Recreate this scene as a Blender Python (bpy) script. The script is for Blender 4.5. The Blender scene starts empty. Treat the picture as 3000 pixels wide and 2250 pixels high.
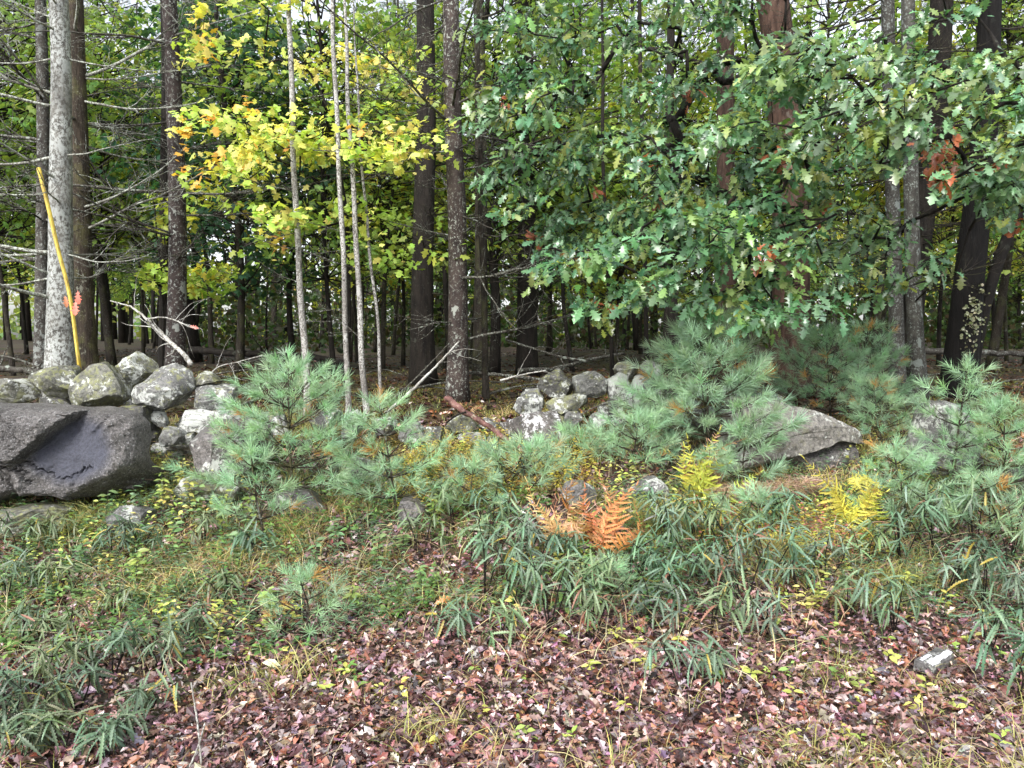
import bpy, math, random
import numpy as np
from mathutils import Vector, Matrix, noise as mnoise

R_ = np.random.RandomState
rad = math.radians
scene = bpy.context.scene

# ------------------------------------------------------------------ camera
F = 2266.0            # focal length in pixels of the 3000 px wide photograph
PITCH = math.atan(135.0 / F)
CAMZ = 1.6
cam_d = bpy.data.cameras.new('camera')
cam_d.sensor_width = 36.0
cam_d.lens = 36.0 * F / 3000.0
cam_d.clip_start = 0.05
cam_d.clip_end = 2000.0
cam = bpy.data.objects.new('camera', cam_d)
scene.collection.objects.link(cam)
cam.location = (0, 0, CAMZ)
cam.rotation_euler = (math.pi / 2 - PITCH, 0, 0)
scene.camera = cam

# ------------------------------------------------------------------ light
SUN_EL, SUN_AZ = rad(44), rad(205)      # azimuth: behind the camera, a little to the left
world = bpy.data.worlds.new('World')
scene.world = world
world.use_nodes = True
wn, wl = world.node_tree.nodes, world.node_tree.links
wn.clear()
wo = wn.new('ShaderNodeOutputWorld')
wb = wn.new('ShaderNodeBackground')
ws = wn.new('ShaderNodeTexSky')
ws.sky_type = 'NISHITA'
ws.sun_disc = False
ws.sun_elevation = SUN_EL
ws.sun_rotation = SUN_AZ
ws.air_density = 1.0
ws.dust_density = 3.0
wh = wn.new('ShaderNodeHueSaturation')          # thin overcast: nearly colourless sky
wh.inputs['Saturation'].default_value = 0.30
wl.new(ws.outputs[0], wh.inputs['Color'])
wl.new(wh.outputs[0], wb.inputs['Color'])
wb.inputs['Strength'].default_value = 0.15
wl.new(wb.outputs[0], wo.inputs['Surface'])
sun_d = bpy.data.lights.new('sun', 'SUN')
sun_d.energy = 1.5
sun_d.angle = rad(35)
sun_d.color = (1.0, 0.97, 0.93)
sun = bpy.data.objects.new('sun', sun_d)
scene.collection.objects.link(sun)
sd = Vector((math.sin(SUN_AZ) * math.cos(SUN_EL), math.cos(SUN_AZ) * math.cos(SUN_EL), math.sin(SUN_EL)))
sun.rotation_euler = sd.to_track_quat('Z', 'Y').to_euler()
scene.view_settings.view_transform = 'Standard'
scene.view_settings.look = 'None'
scene.view_settings.exposure = 1.5
scene.view_settings.gamma = 1.0
scene.view_settings.use_curve_mapping = False
scene.cycles.max_bounces = 6
scene.cycles.diffuse_bounces = 3
scene.cycles.glossy_bounces = 2
scene.cycles.transmission_bounces = 3
scene.cycles.sample_clamp_indirect = 6.0

COL = scene.collection

# ------------------------------------------------------------------ pixel <-> place helpers
cP, sP = math.cos(PITCH), math.sin(PITCH)


def ray(px, py):
    a = (px - 1500.0) / F
    b = -(py - 1125.0) / F
    return np.array([a, cP + b * sP, -sP + b * cP])


def P(px, py, Y):
    d = ray(px, py)
    return np.array([0, 0, CAMZ]) + d * (Y / d[1])


def S(pxlen, Y):
    """length in metres of pxlen photograph pixels at distance Y"""
    return pxlen * Y / F


_hy = np.array([-400, 3.5, 4.1, 5.2, 6.2, 7.0, 8.0, 12, 20, 40, 80, 400])
_hz = np.array([0, 0, .08, .42, .66, .80, .90, .98, 1.08, 1.30, 1.5, 2.0])


def H(x, y):
    x = np.asarray(x, float)
    y = np.asarray(y, float)
    ys = y + 0.22 * np.sin(x * 1.1 + 0.7) + 0.1 * np.sin(x * 2.9 + 1.0)
    z = 0.0
    for k in (-.3, -.1, .1, .3):
        z = z + np.interp(ys + k, _hy, _hz) / 4
    bank = np.clip((y - 3.3) / 1.5, 0.15, 1)
    z = z + bank * (0.035 * np.sin(2.1 * x + 1.3 * y) + 0.025 * np.sin(4.3 * x - 2.7 * y + 1) +
                    0.012 * np.sin(9.1 * x + 7.7 * y) * np.cos(8.3 * y - 3 * x))
    z = z + np.clip((y - 9) / 10, 0, 1) * 0.10 * np.sin(0.45 * x + 0.3 * y)
    return z


def G(px, py):
    """where the ray through a pixel meets the ground"""
    d = ray(px, py)
    t = np.arange(2.0, 60, 0.02)
    X, Yy, Z = d[0] * t, d[1] * t, CAMZ + d[2] * t
    k = np.nonzero(Z <= H(X, Yy))[0]
    i = k[0] if len(k) else len(t) - 1
    return np.array([X[i], Yy[i], float(H(X[i], Yy[i]))])


def on(x, y, dz=0.0):
    return np.array([x, y, float(H(x, y)) + dz])


# ------------------------------------------------------------------ mesh building
class Acc:
    def __init__(s):
        s.V, s.Q, s.T, s.C, s.n = [], [], [], [], 0

    def add(s, V, Q=None, T=None, col=(1, 1, 1)):
        V = np.asarray(V, float).reshape(-1, 3)
        s.V.append(V)
        if Q is not None and len(Q):
            s.Q.append(np.asarray(Q, int) + s.n)
        if T is not None and len(T):
            s.T.append(np.asarray(T, int) + s.n)
        c = np.asarray(col, float)
        if c.ndim == 1:
            c = np.tile(c, (len(V), 1))
        s.C.append(c)
        s.n += len(V)
        return s

    def mesh(s, name, mat=None, smooth=False, sharp=None):
        V = np.concatenate(s.V) if s.V else np.zeros((0, 3))
        Q = np.concatenate(s.Q) if s.Q else np.zeros((0, 4), int)
        T = np.concatenate(s.T) if s.T else np.zeros((0, 3), int)
        C = np.concatenate(s.C) if s.C else np.zeros((0, 3))
        me = bpy.data.meshes.new(name)
        me.vertices.add(len(V))
        me.vertices.foreach_set('co', V.astype('f').ravel())
        loops = np.concatenate([Q.ravel(), T.ravel()])
        me.loops.add(len(loops))
        me.loops.foreach_set('vertex_index', loops.astype('i'))
        nq, nt = len(Q), len(T)
        me.polygons.add(nq + nt)
        starts = np.concatenate([np.arange(nq) * 4, nq * 4 + np.arange(nt) * 3])
        me.polygons.foreach_set('loop_start', starts.astype('i'))
        me.polygons.foreach_set('use_smooth', np.full(nq + nt, bool(smooth)))
        at = me.color_attributes.new('Col', 'FLOAT_COLOR', 'POINT')
        at.data.foreach_set('color', np.concatenate([C, np.ones((len(C), 1))], 1).astype('f').ravel())
        me.update(calc_edges=True)
        me.validate()
        if sharp:
            me.set_sharp_from_angle(angle=rad(sharp))
        if mat is not None:
            me.materials.append(mat)
        return me


def obj(name, me, parent=None, loc=None, kind=None, color=None):
    o = bpy.data.objects.new(name, me)
    COL.objects.link(o)
    if parent is not None:
        o.parent = parent
    if loc is not None:
        o.location = loc
    if kind:
        o['kind'] = kind
    if color is not None:
        o.color = (*color[:3], 1)
    return o


def tag(o, label, cat, group=None):
    o['label'] = label
    o['category'] = cat
    if group:
        o['group'] = group
    return o


def thing(name, label, cat, loc, group=None):
    o = bpy.data.objects.new(name, None)
    COL.objects.link(o)
    o.location = loc
    o.empty_display_size = 0.05
    return tag(o, label, cat, group)


def norm(v):
    v = np.asarray(v, float)
    return v / (np.linalg.norm(v, axis=-1, keepdims=True) + 1e-9)


def tube(pts, rads, sides=8, rng=None, rough=0.0):
    pts = np.asarray(pts, float)
    n = len(pts)
    rads = np.broadcast_to(np.asarray(rads, float), (n,))
    tan = norm(np.gradient(pts, axis=0))
    ref = np.array([0.0, 0, 1]) if abs(tan[:, 2]).mean() < 0.8 else np.array([1.0, 0, 0])
    a = norm(np.cross(tan, ref))
    b = np.cross(tan, a)
    th = np.linspace(0, 2 * math.pi, sides, endpoint=False)
    rr = np.ones((n, sides))
    if rng is not None and rough:
        base = rng.normal(0, 1, (n, sides))
        base = (base + np.roll(base, 1, 0) + np.roll(base, -1, 0)) / 2
        rr += rough * base
    ring = (a[:, None, :] * np.cos(th)[None, :, None] + b[:, None, :] * np.sin(th)[None, :, None])
    V = pts[:, None, :] + ring * (rads[:, None] * rr)[:, :, None]
    V = V.reshape(-1, 3)
    i = np.arange(n - 1)[:, None] * sides
    j = np.arange(sides)[None, :]
    j2 = (j + 1) % sides
    Q = np.stack([i + j, i + j2, i + sides + j2, i + sides + j], -1).reshape(-1, 4)
    V = np.vstack([V, pts[0], pts[-1]])
    c0, c1 = n * sides, n * sides + 1
    k = np.arange(sides)
    k2 = (k + 1) % sides
    T = np.concatenate([np.stack([k2, k, np.full(sides, c0)], -1),
                        np.stack([(n - 1) * sides + k, (n - 1) * sides + k2, np.full(sides, c1)], -1)])
    return V, Q, T


def bez(pts, n):
    """smooth polyline through the control points (Catmull-Rom)"""
    p = np.asarray(pts, float)
    p = np.vstack([2 * p[0] - p[1], p, 2 * p[-1] - p[-2]])
    m = len(p) - 3
    out = []
    for t in np.linspace(0, m - 1e-6, n):
        i = int(t)
        u = t - i
        a, b, c, d = p[i], p[i + 1], p[i + 2], p[i + 3]
        out.append(0.5 * ((2 * b) + (-a + c) * u + (2 * a - 5 * b + 4 * c - d) * u * u + (-a + 3 * b - 3 * c + d) * u ** 3))
    return np.array(out)


def frames(axis, nrm):
    """rotation matrices with x = axis, z as near nrm as possible; columns are the axes"""
    x = norm(axis)
    z = nrm - (nrm * x).sum(-1, keepdims=True) * x
    z = norm(z)
    y = np.cross(z, x)
    return np.stack([x, y, z], -1)


def scatter(acc, tpl, Rm, Tm, sc, cols):
    """tpl = (V,Q,T); copies of the template at N frames, merged"""
    V, Q, T = tpl
    N = len(Tm)
    if N == 0:
        return
    sc = np.asarray(sc, float)
    if sc.ndim == 1:
        sc = np.repeat(sc[:, None], 3, 1)
    VV = np.einsum('nij,nvj->nvi', Rm, V[None] * sc[:, None, :]) + Tm[:, None, :]
    off = (np.arange(N) * len(V))[:, None, None]
    QQ = (np.asarray(Q)[None] + off).reshape(-1, 4) if len(Q) else None
    TT = (np.asarray(T)[None] + off).reshape(-1, 3) if len(T) else None
    acc.add(VV.reshape(-1, 3), QQ, TT, np.repeat(np.asarray(cols, float), len(V), 0))


def palette(rng, n, cols, jit=0.12, w=None):
    cols = np.array(cols, float)
    i = rng.choice(len(cols), n, p=w)
    c = cols[i] * (1 + rng.normal(0, jit, (n, 1))) * (1 + rng.normal(0, jit * .4, (n, 3)))
    return np.clip(c, 0.004, 0.9)


# ------------------------------------------------------------------ leaf templates (x along the leaf, z up)
def strip_leaf(st, fold=0.25, curl=0.0, tip=True):
    """stations (x, halfwidth): two quad strips about the midrib, folded up, curled down along x"""
    V, Q = [], []
    for x, w in st:
        z0 = -curl * x * x
        V += [(x, w, z0 + fold * w), (x, 0, z0), (x, -w, z0 + fold * w)]
    for i in range(len(st) - 1):
        a = i * 3
        Q += [(a, a + 1, a + 4, a + 3), (a + 1, a + 2, a + 5, a + 4)]
    return np.array(V, float), np.array(Q), np.zeros((0, 3), int)


OAK_ST = [(0, .008), (.12, .02), (.2, .10), (.25, .15), (.31, .07), (.40, .12), (.46, .27), (.53, .11), (.63, .17), (.70, .31), (.77, .12),
          (.86, .17), (.92, .10), (1.0, .02)]
OAK = strip_leaf(OAK_ST, .22, .12)
OAK3 = strip_leaf([(x, w * 1.12) for x, w in OAK_ST], -.12, .42)
OAK2 = strip_leaf([(x, w * .92) for x, w in OAK_ST], .5, .3)
DRY1 = strip_leaf([(0, .01), (.15, .05), (.25, .17), (.35, .08), (.5, .27), (.6, .12), (.75, .26), (.85, .1), (1, .02)], .7, .35)
DRY2 = strip_leaf([(0, .01), (.2, .16), (.32, .08), (.48, .3), (.6, .13), (.8, .28), (1, .02)], -.5, -.3)
DRY3 = strip_leaf([(0, .02), (.3, .22), (.6, .28), (.8, .16), (1, .02)], .35, .5)
OVAL = strip_leaf([(0, .01), (.3, .2), (.6, .22), (1, .01)], .3, .2)


def fan(outline, z=0.0):
    o = np.array(outline, float)
    V = np.vstack([[0.42, 0, 0.0], np.c_[o, -0.25 * np.abs(o[:, 1]) - 0.15 * (o[:, 0] - .4) ** 2 + z]])
    n = len(o)
    T = [(0, i + 1, (i + 1) % n + 1) for i in range(n)]
    return V, np.zeros((0, 4), int), np.array(T)


MAPLE = fan([(0, 0), (.02, -.30), (.22, -.20), (.45, -.52), (.55, -.26), (.62, -.22), (.72, -.28), (1, 0), (.72, .28), (.62, .22), (.55, .26), (.45, .52),
             (.22, .20), (.02, .30)])
MAPLE_LO = fan([(0, -.22), (.5, -.5), (.55, -.2), (1, 0), (.55, .2), (.5, .5), (0, .22)])


def tuft_tpl(rng, n, wid, lo=30, hi=75, shoot=0.8, droop=0.15):
    """needles sweeping forward along a short shoot on x; unit needle length"""
    V, T = [], []
    for i in range(n):
        s = rng.uniform(0, 1) ** 0.8
        ph = rng.uniform(0, 2 * math.pi)
        an = rad(rng.uniform(lo, hi)) * (1.15 - 0.75 * s)
        d = np.array([math.cos(an), math.sin(an) * math.cos(ph), math.sin(an) * math.sin(ph)])
        p0 = np.array([s * shoot, 0, 0])
        L = rng.uniform(.75, 1.05)
        side = norm(np.cross(d, rng.normal(0, 1, 3))) * wid
        m = p0 + d * L * .55
        e = p0 + d * L + np.array([0, 0, -droop * L])
        b = len(V)
        V += [p0 - side * .6, p0 + side * .6, m + side * .5, m - side * .5, e]
        T += [(b, b + 1, b + 2), (b, b + 2, b + 3), (b + 3, b + 2, b + 4)]
    return np.array(V), np.zeros((0, 4), int), np.array(T)


# ------------------------------------------------------------------ materials
def mat_new(name):
    m = bpy.data.materials.new(name)
    m.use_nodes = True
    nt = m.node_tree
    nt.nodes.clear()
    out = nt.nodes.new('ShaderNodeOutputMaterial')
    b = nt.nodes.new('ShaderNodeBsdfPrincipled')
    nt.links.new(b.outputs[0], out.inputs[0])
    return m, nt, b, out


def N(nt, t, **kw):
    n = nt.nodes.new(t)
    for k, v in kw.items():
        if k in n.inputs.keys():
            n.inputs[k].default_value = v
        else:
            setattr(n, k, v)
    return n


def mixc(nt, fac, a, b, mode='MIX'):
    m = nt.nodes.new('ShaderNodeMix')
    m.data_type = 'RGBA'
    m.blend_type = mode
    for sock, v in ((m.inputs[0], fac), (m.inputs[6], a), (m.inputs[7], b)):
        if isinstance(v, bpy.types.NodeSocket):
            nt.links.new(v, sock)
        elif isinstance(v, (int, float)):
            sock.default_value = v
        else:
            sock.default_value = (*v[:3], 1)
    return m.outputs[2]


def ramp(nt, src, stops):
    r = nt.nodes.new('ShaderNodeValToRGB')
    e = r.color_ramp.elements
    while len(e) < len(stops):
        e.new(0.5)
    for el, (p, c) in zip(e, stops):
        el.position = p
        el.color = (*(c if not isinstance(c, (int, float)) else (c, c, c)), 1)
    nt.links.new(src, r.inputs[0])
    return r.outputs[0]


def noise(nt, scale, detail=5, rough=0.6, vec=None, dist=0.0):
    n = N(nt, 'ShaderNodeTexNoise', Scale=scale, Detail=detail, Roughness=rough, Distortion=dist)
    if vec is not None:
        nt.links.new(vec, n.inputs['Vector'])
    return n.outputs[0]


def wpos(nt, scale=(1, 1, 1), obj_space=False):
    if obj_space:
        s = nt.nodes.new('ShaderNodeTexCoord').outputs['Object']
    else:
        s = nt.nodes.new('ShaderNodeNewGeometry').outputs['Position']
    mp = nt.nodes.new('ShaderNodeMapping')
    mp.inputs['Scale'].default_value = scale
    nt.links.new(s, mp.inputs[0])
    return mp.outputs[0]


def bump(nt, b, h, strength=0.4, dist=0.02):
    bp = nt.nodes.new('ShaderNodeBump')
    bp.inputs['Strength'].default_value = strength
    bp.inputs['Distance'].default_value = dist
    nt.links.new(h, bp.inputs['Height'])
    nt.links.new(bp.outputs[0], b.inputs['Normal'])


def leaf_mat(name, rough=0.4, trans=0.3, spec=0.5, blotch=0.3, tint=(1, 1, 1)):
    m, nt, b, out = mat_new(name)
    a = N(nt, 'ShaderNodeAttribute', attribute_name='Col')
    oi = nt.nodes.new('ShaderNodeObjectInfo')
    c = mixc(nt, 1.0, a.outputs['Color'], oi.outputs['Color'], 'MULTIPLY')
    nz = noise(nt, 45, 3, .6, wpos(nt))
    c = mixc(nt, blotch, c, mixc(nt, 1.0, c, ramp(nt, nz, [(.3, .45), (.7, 1.5)]), 'MULTIPLY'))
    nt.links.new(c, b.inputs['Base Color'])
    b.inputs['Roughness'].default_value = rough
    b.inputs['Specular IOR Level'].default_value = spec
    if trans:
        tr = nt.nodes.new('ShaderNodeBsdfTranslucent')
        nt.links.new(mixc(nt, 1.0, c, (1.3, 1.25, .6), 'MULTIPLY'), tr.inputs['Color'])
        ms = nt.nodes.new('ShaderNodeMixShader')
        ms.inputs[0].default_value = trans
        nt.links.new(b.outputs[0], ms.inputs[1])
        nt.links.new(tr.outputs[0], ms.inputs[2])
        nt.links.new(ms.outputs[0], out.inputs[0])
    return m


M_OAK = leaf_mat('oak_leaf', .27, .30, .7)
M_MAPLE = leaf_mat('maple_leaf', .45, .42, .4)
M_FAR = leaf_mat('woodland_leaf', .5, .5, .35)
M_NEEDLE = leaf_mat('pine_needle', .45, .25, .4, .2)
M_HERB = leaf_mat('herb_leaf', .40, .3, .5)
M_SWEET = leaf_mat('sweetfern_leaf', .42, .2, .45)
M_DRY = leaf_mat('fallen_leaf', .25, .05, .75, .5)
M_GRASS = leaf_mat('grass_blade', .45, .3, .4, .2)
M_FERN = leaf_mat('fern_frond', .5, .3, .3, .3)


def bark(name, dark, light, spot, spot_amt, ridge=False, moss=0.0, scale=1.0):
    m, nt, b, out = mat_new(name)
    v = wpos(nt, (1, 1, .25 if ridge else .7))
    n1 = noise(nt, 14 * scale, 6, .7, v)
    c = ramp(nt, n1, [(.35, dark), (.62, light)])
    v2 = wpos(nt, (1, 1, .8))
    n2 = noise(nt, 55 * scale, 5, .75, v2)
    n3 = noise(nt, 3.0 * scale, 3, .6, v2)
    mul = N(nt, 'ShaderNodeMath', operation='MULTIPLY')
    nt.links.new(ramp(nt, n2, [(.60 - spot_amt * .28, 0), (.68 - spot_amt * .28, 1)]), mul.inputs[0])
    nt.links.new(ramp(nt, n3, [(.35, .25), (.6, 1)]), mul.inputs[1])
    c = mixc(nt, mul.outputs[0], c, spot)
    # broad lichen plaques
    n4 = noise(nt, 9 * scale, 4, .65, v2)
    c = mixc(nt, ramp(nt, n4, [(.63 - spot_amt * .1, 0), (.66 - spot_amt * .1, .8)]), c, tuple(x * .8 for x in spot))
    if moss:
        n5 = noise(nt, 6, 5, .6, v2)
        c = mixc(nt, ramp(nt, n5, [(.5, 0), (.62, moss)]), c, (.09, .10, .035))
    oi = nt.nodes.new('ShaderNodeObjectInfo')
    c = mixc(nt, 1.0, c, oi.outputs['Color'], 'MULTIPLY')
    nt.links.new(c, b.inputs['Base Color'])
    b.inputs['Roughness'].default_value = .75
    b.inputs['Specular IOR Level'].default_value = .2
    if ridge:
        vr = wpos(nt, (1, 1, .12))
        h = noise(nt, 45 * scale, 5, .7, vr, .6)
        bump(nt, b, h, .9, .03)
    else:
        bump(nt, b, n2, .6, .01)
    return m


B_LICHEN = bark('pale_lichen_bark', (.045, .042, .038), (.15, .145, .13), (.38, .40, .385), .52, scale=.7)
B_GREY = bark('grey_bark', (.022, .019, .017), (.075, .068, .06), (.26, .28, .265), .22, scale=.8)
B_SPOT = bark('spotted_bark', (.014, .010, .010), (.05, .038, .035), (.32, .34, .32), .20, scale=.7)
B_BIRCH = bark('sapling_bark', (.05, .042, .038), (.17, .155, .14), (.48, .48, .46), .5, scale=1.2)
B_DARK = bark('dark_bark', (.005, .004, .0035), (.020, .016, .013), (.06, .065, .05), .02, True)
B_BROWN = bark('brown_ridged_bark', (.018, .009, .006), (.085, .05, .036), (.14, .12, .10), .05, True)
B_PINE = bark('pine_bark', (.010, .008, .006), (.036, .029, .023), (.14, .15, .13), .10, True, .3)
B_TWIG = bark('dead_twig', (.02, .017, .014), (.07, .062, .052), (.34, .38, .33), .24)
B_WHITE = bark('white_branch', (.07, .06, .05), (.26, .24, .21), (.62, .63, .60), .5, scale=1.5)


def rock_mat(name, base, base2, lichen=.5, moss=.4, speck=.2, rough=.6, lichen_c=(.48, .50, .47), moss_c=(.20, .21, .08), bumpd=.02, seed=0.0):
    m, nt, b, out = mat_new(name)
    tc = wpos(nt)
    mp = nt.nodes.new('ShaderNodeMapping')
    mp.inputs['Location'].default_value = (seed, seed * .7, seed * 1.3)
    nt.links.new(tc, mp.inputs[0])
    v = mp.outputs[0]
    n1 = noise(nt, 5, 8, .65, v)
    c = ramp(nt, n1, [(.3, base), (.7, base2)])
    n2 = noise(nt, 38, 7, .75, v)
    n2b = noise(nt, 4.2, 3, .55, v)
    c = mixc(nt, .65, c, mixc(nt, 1, c, ramp(nt, n2, [(.38, .12), (.60, 2.0)]), 'MULTIPLY'))
    if moss:
        n4 = noise(nt, 15, 8, .8, v, .3)
        mk = ramp(nt, n4, [(.585 - moss * .10, 0), (.625 - moss * .10, .85)])
        gn = nt.nodes.new('ShaderNodeNewGeometry')
        sx = nt.nodes.new('ShaderNodeSeparateXYZ')
        nt.links.new(gn.outputs['Normal'], sx.inputs[0])
        mm = N(nt, 'ShaderNodeMath', operation='MULTIPLY')
        nt.links.new(mk, mm.inputs[0])
        nt.links.new(ramp(nt, sx.outputs[2], [(.0, .55), (.7, 1)]), mm.inputs[1])
        c = mixc(nt, mm.outputs[0], c, moss_c)
    if lichen:
        n3 = noise(nt, 21, 8, .8, v, .3)
        add = N(nt, 'ShaderNodeMath', operation='ADD')
        nt.links.new(n3, add.inputs[0])
        s2 = N(nt, 'ShaderNodeMath', operation='MULTIPLY_ADD')
        nt.links.new(n2b, s2.inputs[0])
        s2.inputs[1].default_value = .7
        s2.inputs[2].default_value = -.35
        nt.links.new(s2.outputs[0], add.inputs[1])
        c = mixc(nt, ramp(nt, add.outputs[0], [(.60 - lichen * .10, 0), (.64 - lichen * .10, .9)]), c, lichen_c)
    if speck:
        vo = N(nt, 'ShaderNodeTexVoronoi', Scale=70.0)
        nt.links.new(v, vo.inputs['Vector'])
        c = mixc(nt, ramp(nt, vo.outputs['Distance'], [(.10, speck), (.2, 0)]), c, (.42, .42, .44))
    nt.links.new(c, b.inputs['Base Color'])
    b.inputs['Roughness'].default_value = rough
    h = N(nt, 'ShaderNodeMath', operation='MULTIPLY_ADD')
    nt.links.new(n2, h.inputs[0])
    h.inputs[1].default_value = .5
    nt.links.new(n1, h.inputs[2])
    bump(nt, b, h.outputs[0], .9, bumpd * 1.6)
    return m


RK_WALL = [rock_mat('mossy_wall_stone', (.055, .055, .045), (.13, .13, .11), .45, .85, .1, seed=1),
           rock_mat('grey_wall_stone', (.06, .06, .058), (.15, .15, .145), .65, .45, .1, seed=5),
           rock_mat('white_lichen_stone', (.08, .08, .075), (.19, .19, .18), 1.1, .3, .1, seed=9),
           rock_mat('dark_wall_stone', (.03, .03, .027), (.08, .077, .074), .35, .6, .1, seed=14)]
RK_BOULDER = rock_mat('wet_dark_boulder', (.055, .052, .052), (.115, .105, .10), .08, .0, .55, .38, bumpd=.012, seed=3)
RK_BASIN = rock_mat('smooth_wet_rock', (.05, .055, .075), (.062, .065, .086), .0, .0, .25, .22, bumpd=.004, seed=3)
RK_SLAB = rock_mat('grey_slab_rock', (.10, .092, .085), (.18, .17, .155), .1, .25, .2, .5, moss_c=(.15, .14, .08), bumpd=.01, seed=7)
RK_DARKL = rock_mat('dark_rock_white_lichen', (.045, .04, .038), (.10, .09, .085), .75, .15, .1, .5, lichen_c=(.6, .6, .62), seed=21)
RK_GREY = rock_mat('grey_rock', (.06, .06, .06), (.13, .125, .125), .3, .2, .2, .5, seed=30)


def ground_mat():
    m, nt, b, out = mat_new('woodland_soil')
    v = wpos(nt)
    n1 = noise(nt, 2.2, 6, .6, v)
    n2 = noise(nt, 34, 6, .7, v)
    c = ramp(nt, n2, [(.3, (.008, .005, .004)), (.5, (.032, .019, .014)), (.72, (.10, .058, .04))])
    n3 = noise(nt, 1.1, 5, .65, v)
    gm = ramp(nt, n3, [(.47, 0), (.58, .85)])
    c = mixc(nt, gm, c, ramp(nt, n2, [(.3, (.012, .017, .005)), (.7, (.075, .088, .024))]))
    c = mixc(nt, ramp(nt, n1, [(.52, 0), (.62, .6)]), c, ramp(nt, n2, [(.3, (.025, .010, .006)), (.7, (.13, .055, .028))]))
    nt.links.new(c, b.inputs['Base Color'])
    b.inputs['Roughness'].default_value = .75
    bump(nt, b, n2, .8, .03)
    return m


def boulder_mat():
    """coarse dark rock; the water-worn basin (vertex mask) is smoother, bluish and shinier stone"""
    m, nt, b, out = mat_new('basin_boulder_rock')
    v = wpos(nt)
    n1 = noise(nt, 6, 8, .7, v)
    n2 = noise(nt, 55, 7, .75, v)
    rough_c = ramp(nt, n1, [(.35, (.045, .042, .041)), (.65, (.122, .114, .110))])
    rough_c = mixc(nt, .75, rough_c, mixc(nt, 1, rough_c, ramp(nt, n2, [(.40, .15), (.60, 1.9)]), 'MULTIPLY'))
    n3 = noise(nt, 90, 4, .7, v)
    rough_c = mixc(nt, ramp(nt, n3, [(.59, 0), (.63, .8)]), rough_c, (.45, .45, .46))
    smooth_c = mixc(nt, .5, (.062, .065, .086), mixc(nt, 1, (.062, .065, .086), ramp(nt, n2, [(.38, .30), (.60, 1.6)]), 'MULTIPLY'))
    at = N(nt, 'ShaderNodeAttribute', attribute_name='Col')
    mm = N(nt, 'ShaderNodeMath', operation='MULTIPLY_ADD')
    nt.links.new(n1, mm.inputs[0])
    mm.inputs[1].default_value = .5
    sr = nt.nodes.new('ShaderNodeSeparateColor')
    nt.links.new(at.outputs['Color'], sr.inputs[0])
    nt.links.new(sr.outputs[0], mm.inputs[2])
    mask = ramp(nt, mm.outputs[0], [(.62, 0), (.98, 1)])
    nt.links.new(mixc(nt, mask, rough_c, smooth_c), b.inputs['Base Color'])
    nt.links.new(ramp(nt, mask, [(0, .46), (1, .36)]), b.inputs['Roughness'])
    bump(nt, b, n2, 1.0, .02)
    return m


RK_BIG = boulder_mat()


# ------------------------------------------------------------------ labels by landmark
LAND = [('scooped boulder', 190, 1330), ('yellow leaning pole', 190, 900), ('highest left wall stone', 395, 1090),
        ('rusty-red log', 1420, 1240), ('white-splashed boulder', 1560, 1265), ('orange fern clump', 1720, 1440),
        ('slab boulder', 2400, 1240), ('upright grey rock', 2760, 1230), ('bright yellow fern', 2560, 1400),
        ('yellow-green fern pair', 2020, 1310), ('white-striped block', 2735, 1945), ('pale cream leaf', 790, 1965),
        ('curled orange leaf', 1285, 1780), ('speckled saplings', 1000, 1130), ('tall left pine seedling', 850, 1220),
        ('squarish boulder', 640, 1300), ('tan sedge clump', 2250, 1310), ('small dark rock', 1215, 1490),
        ('leaning bare poles', 1250, 1100), ('red hanging leaves', 225, 890), ('middle lichened trunk', 1330, 900),
        ('wide reddish trunk', 2300, 900), ('lichen-patched black trunk', 2840, 950), ('lichen-blotched trunk', 515, 900)]
_used = set()


def where_label(prefix, px, py, tree=False):
    cands = []
    for nm, lx, ly in LAND:
        dx, dy = px - lx, py - ly
        if tree:
            dy *= .2
        d = math.hypot(dx, dy)
        if d < 25:
            continue
        if abs(dx) > abs(dy) or tree:
            rel = 'right of' if dx > 0 else 'left of'
        else:
            rel = 'in front of' if dy > 0 else 'behind'
        cands.append((d, rel, nm))
    cands.sort()
    for tries in ('', 'x'):
        for d, rel, nm in cands[:7 if tries == '' else 24]:
            q = 'just ' if d < 110 else ('' if d < 260 else 'well ' if d < 520 else 'far ')
            s = f'{prefix} {q}{rel} the {nm}'
            if s not in _used:
                _used.add(s)
                return s
    s = f'{prefix} {cands[0][1]} the {cands[0][2]}, beside the {cands[1][2]}'
    _used.add(s)
    return s


# ================================================================== GROUND
def build_ground():
    xs = np.concatenate([[-400, -200, -110, -70, -45, -30, -22, -16, -12, -9, -7], np.arange(-5.5, 5.5, .055), [7, 9, 12, 16, 22, 30, 45, 70, 110, 200, 400]])
    ys = np.concatenate([[-400, -200, -80, -30, -10, -3, 0, 1, 1.8], np.arange(2.2, 9, .05), np.arange(9, 16, .2), np.arange(16, 30, .6),
                         [31, 34, 38, 43, 50, 60, 75, 100, 150, 250, 400, 700]])
    X, Yy = np.meshgrid(xs, ys)
    Z = H(X, Yy)
    V = np.stack([X, Yy, Z], -1).reshape(-1, 3)
    nx, ny = len(xs), len(ys)
    i = np.arange(ny - 1)[:, None] * nx + np.arange(nx - 1)[None]
    Q = np.stack([i, i + 1, i + nx + 1, i + nx], -1).reshape(-1, 4)
    me = Acc().add(V, Q).mesh('ground', ground_mat(), True)
    obj('ground', me, kind='structure')


build_ground()


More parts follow.
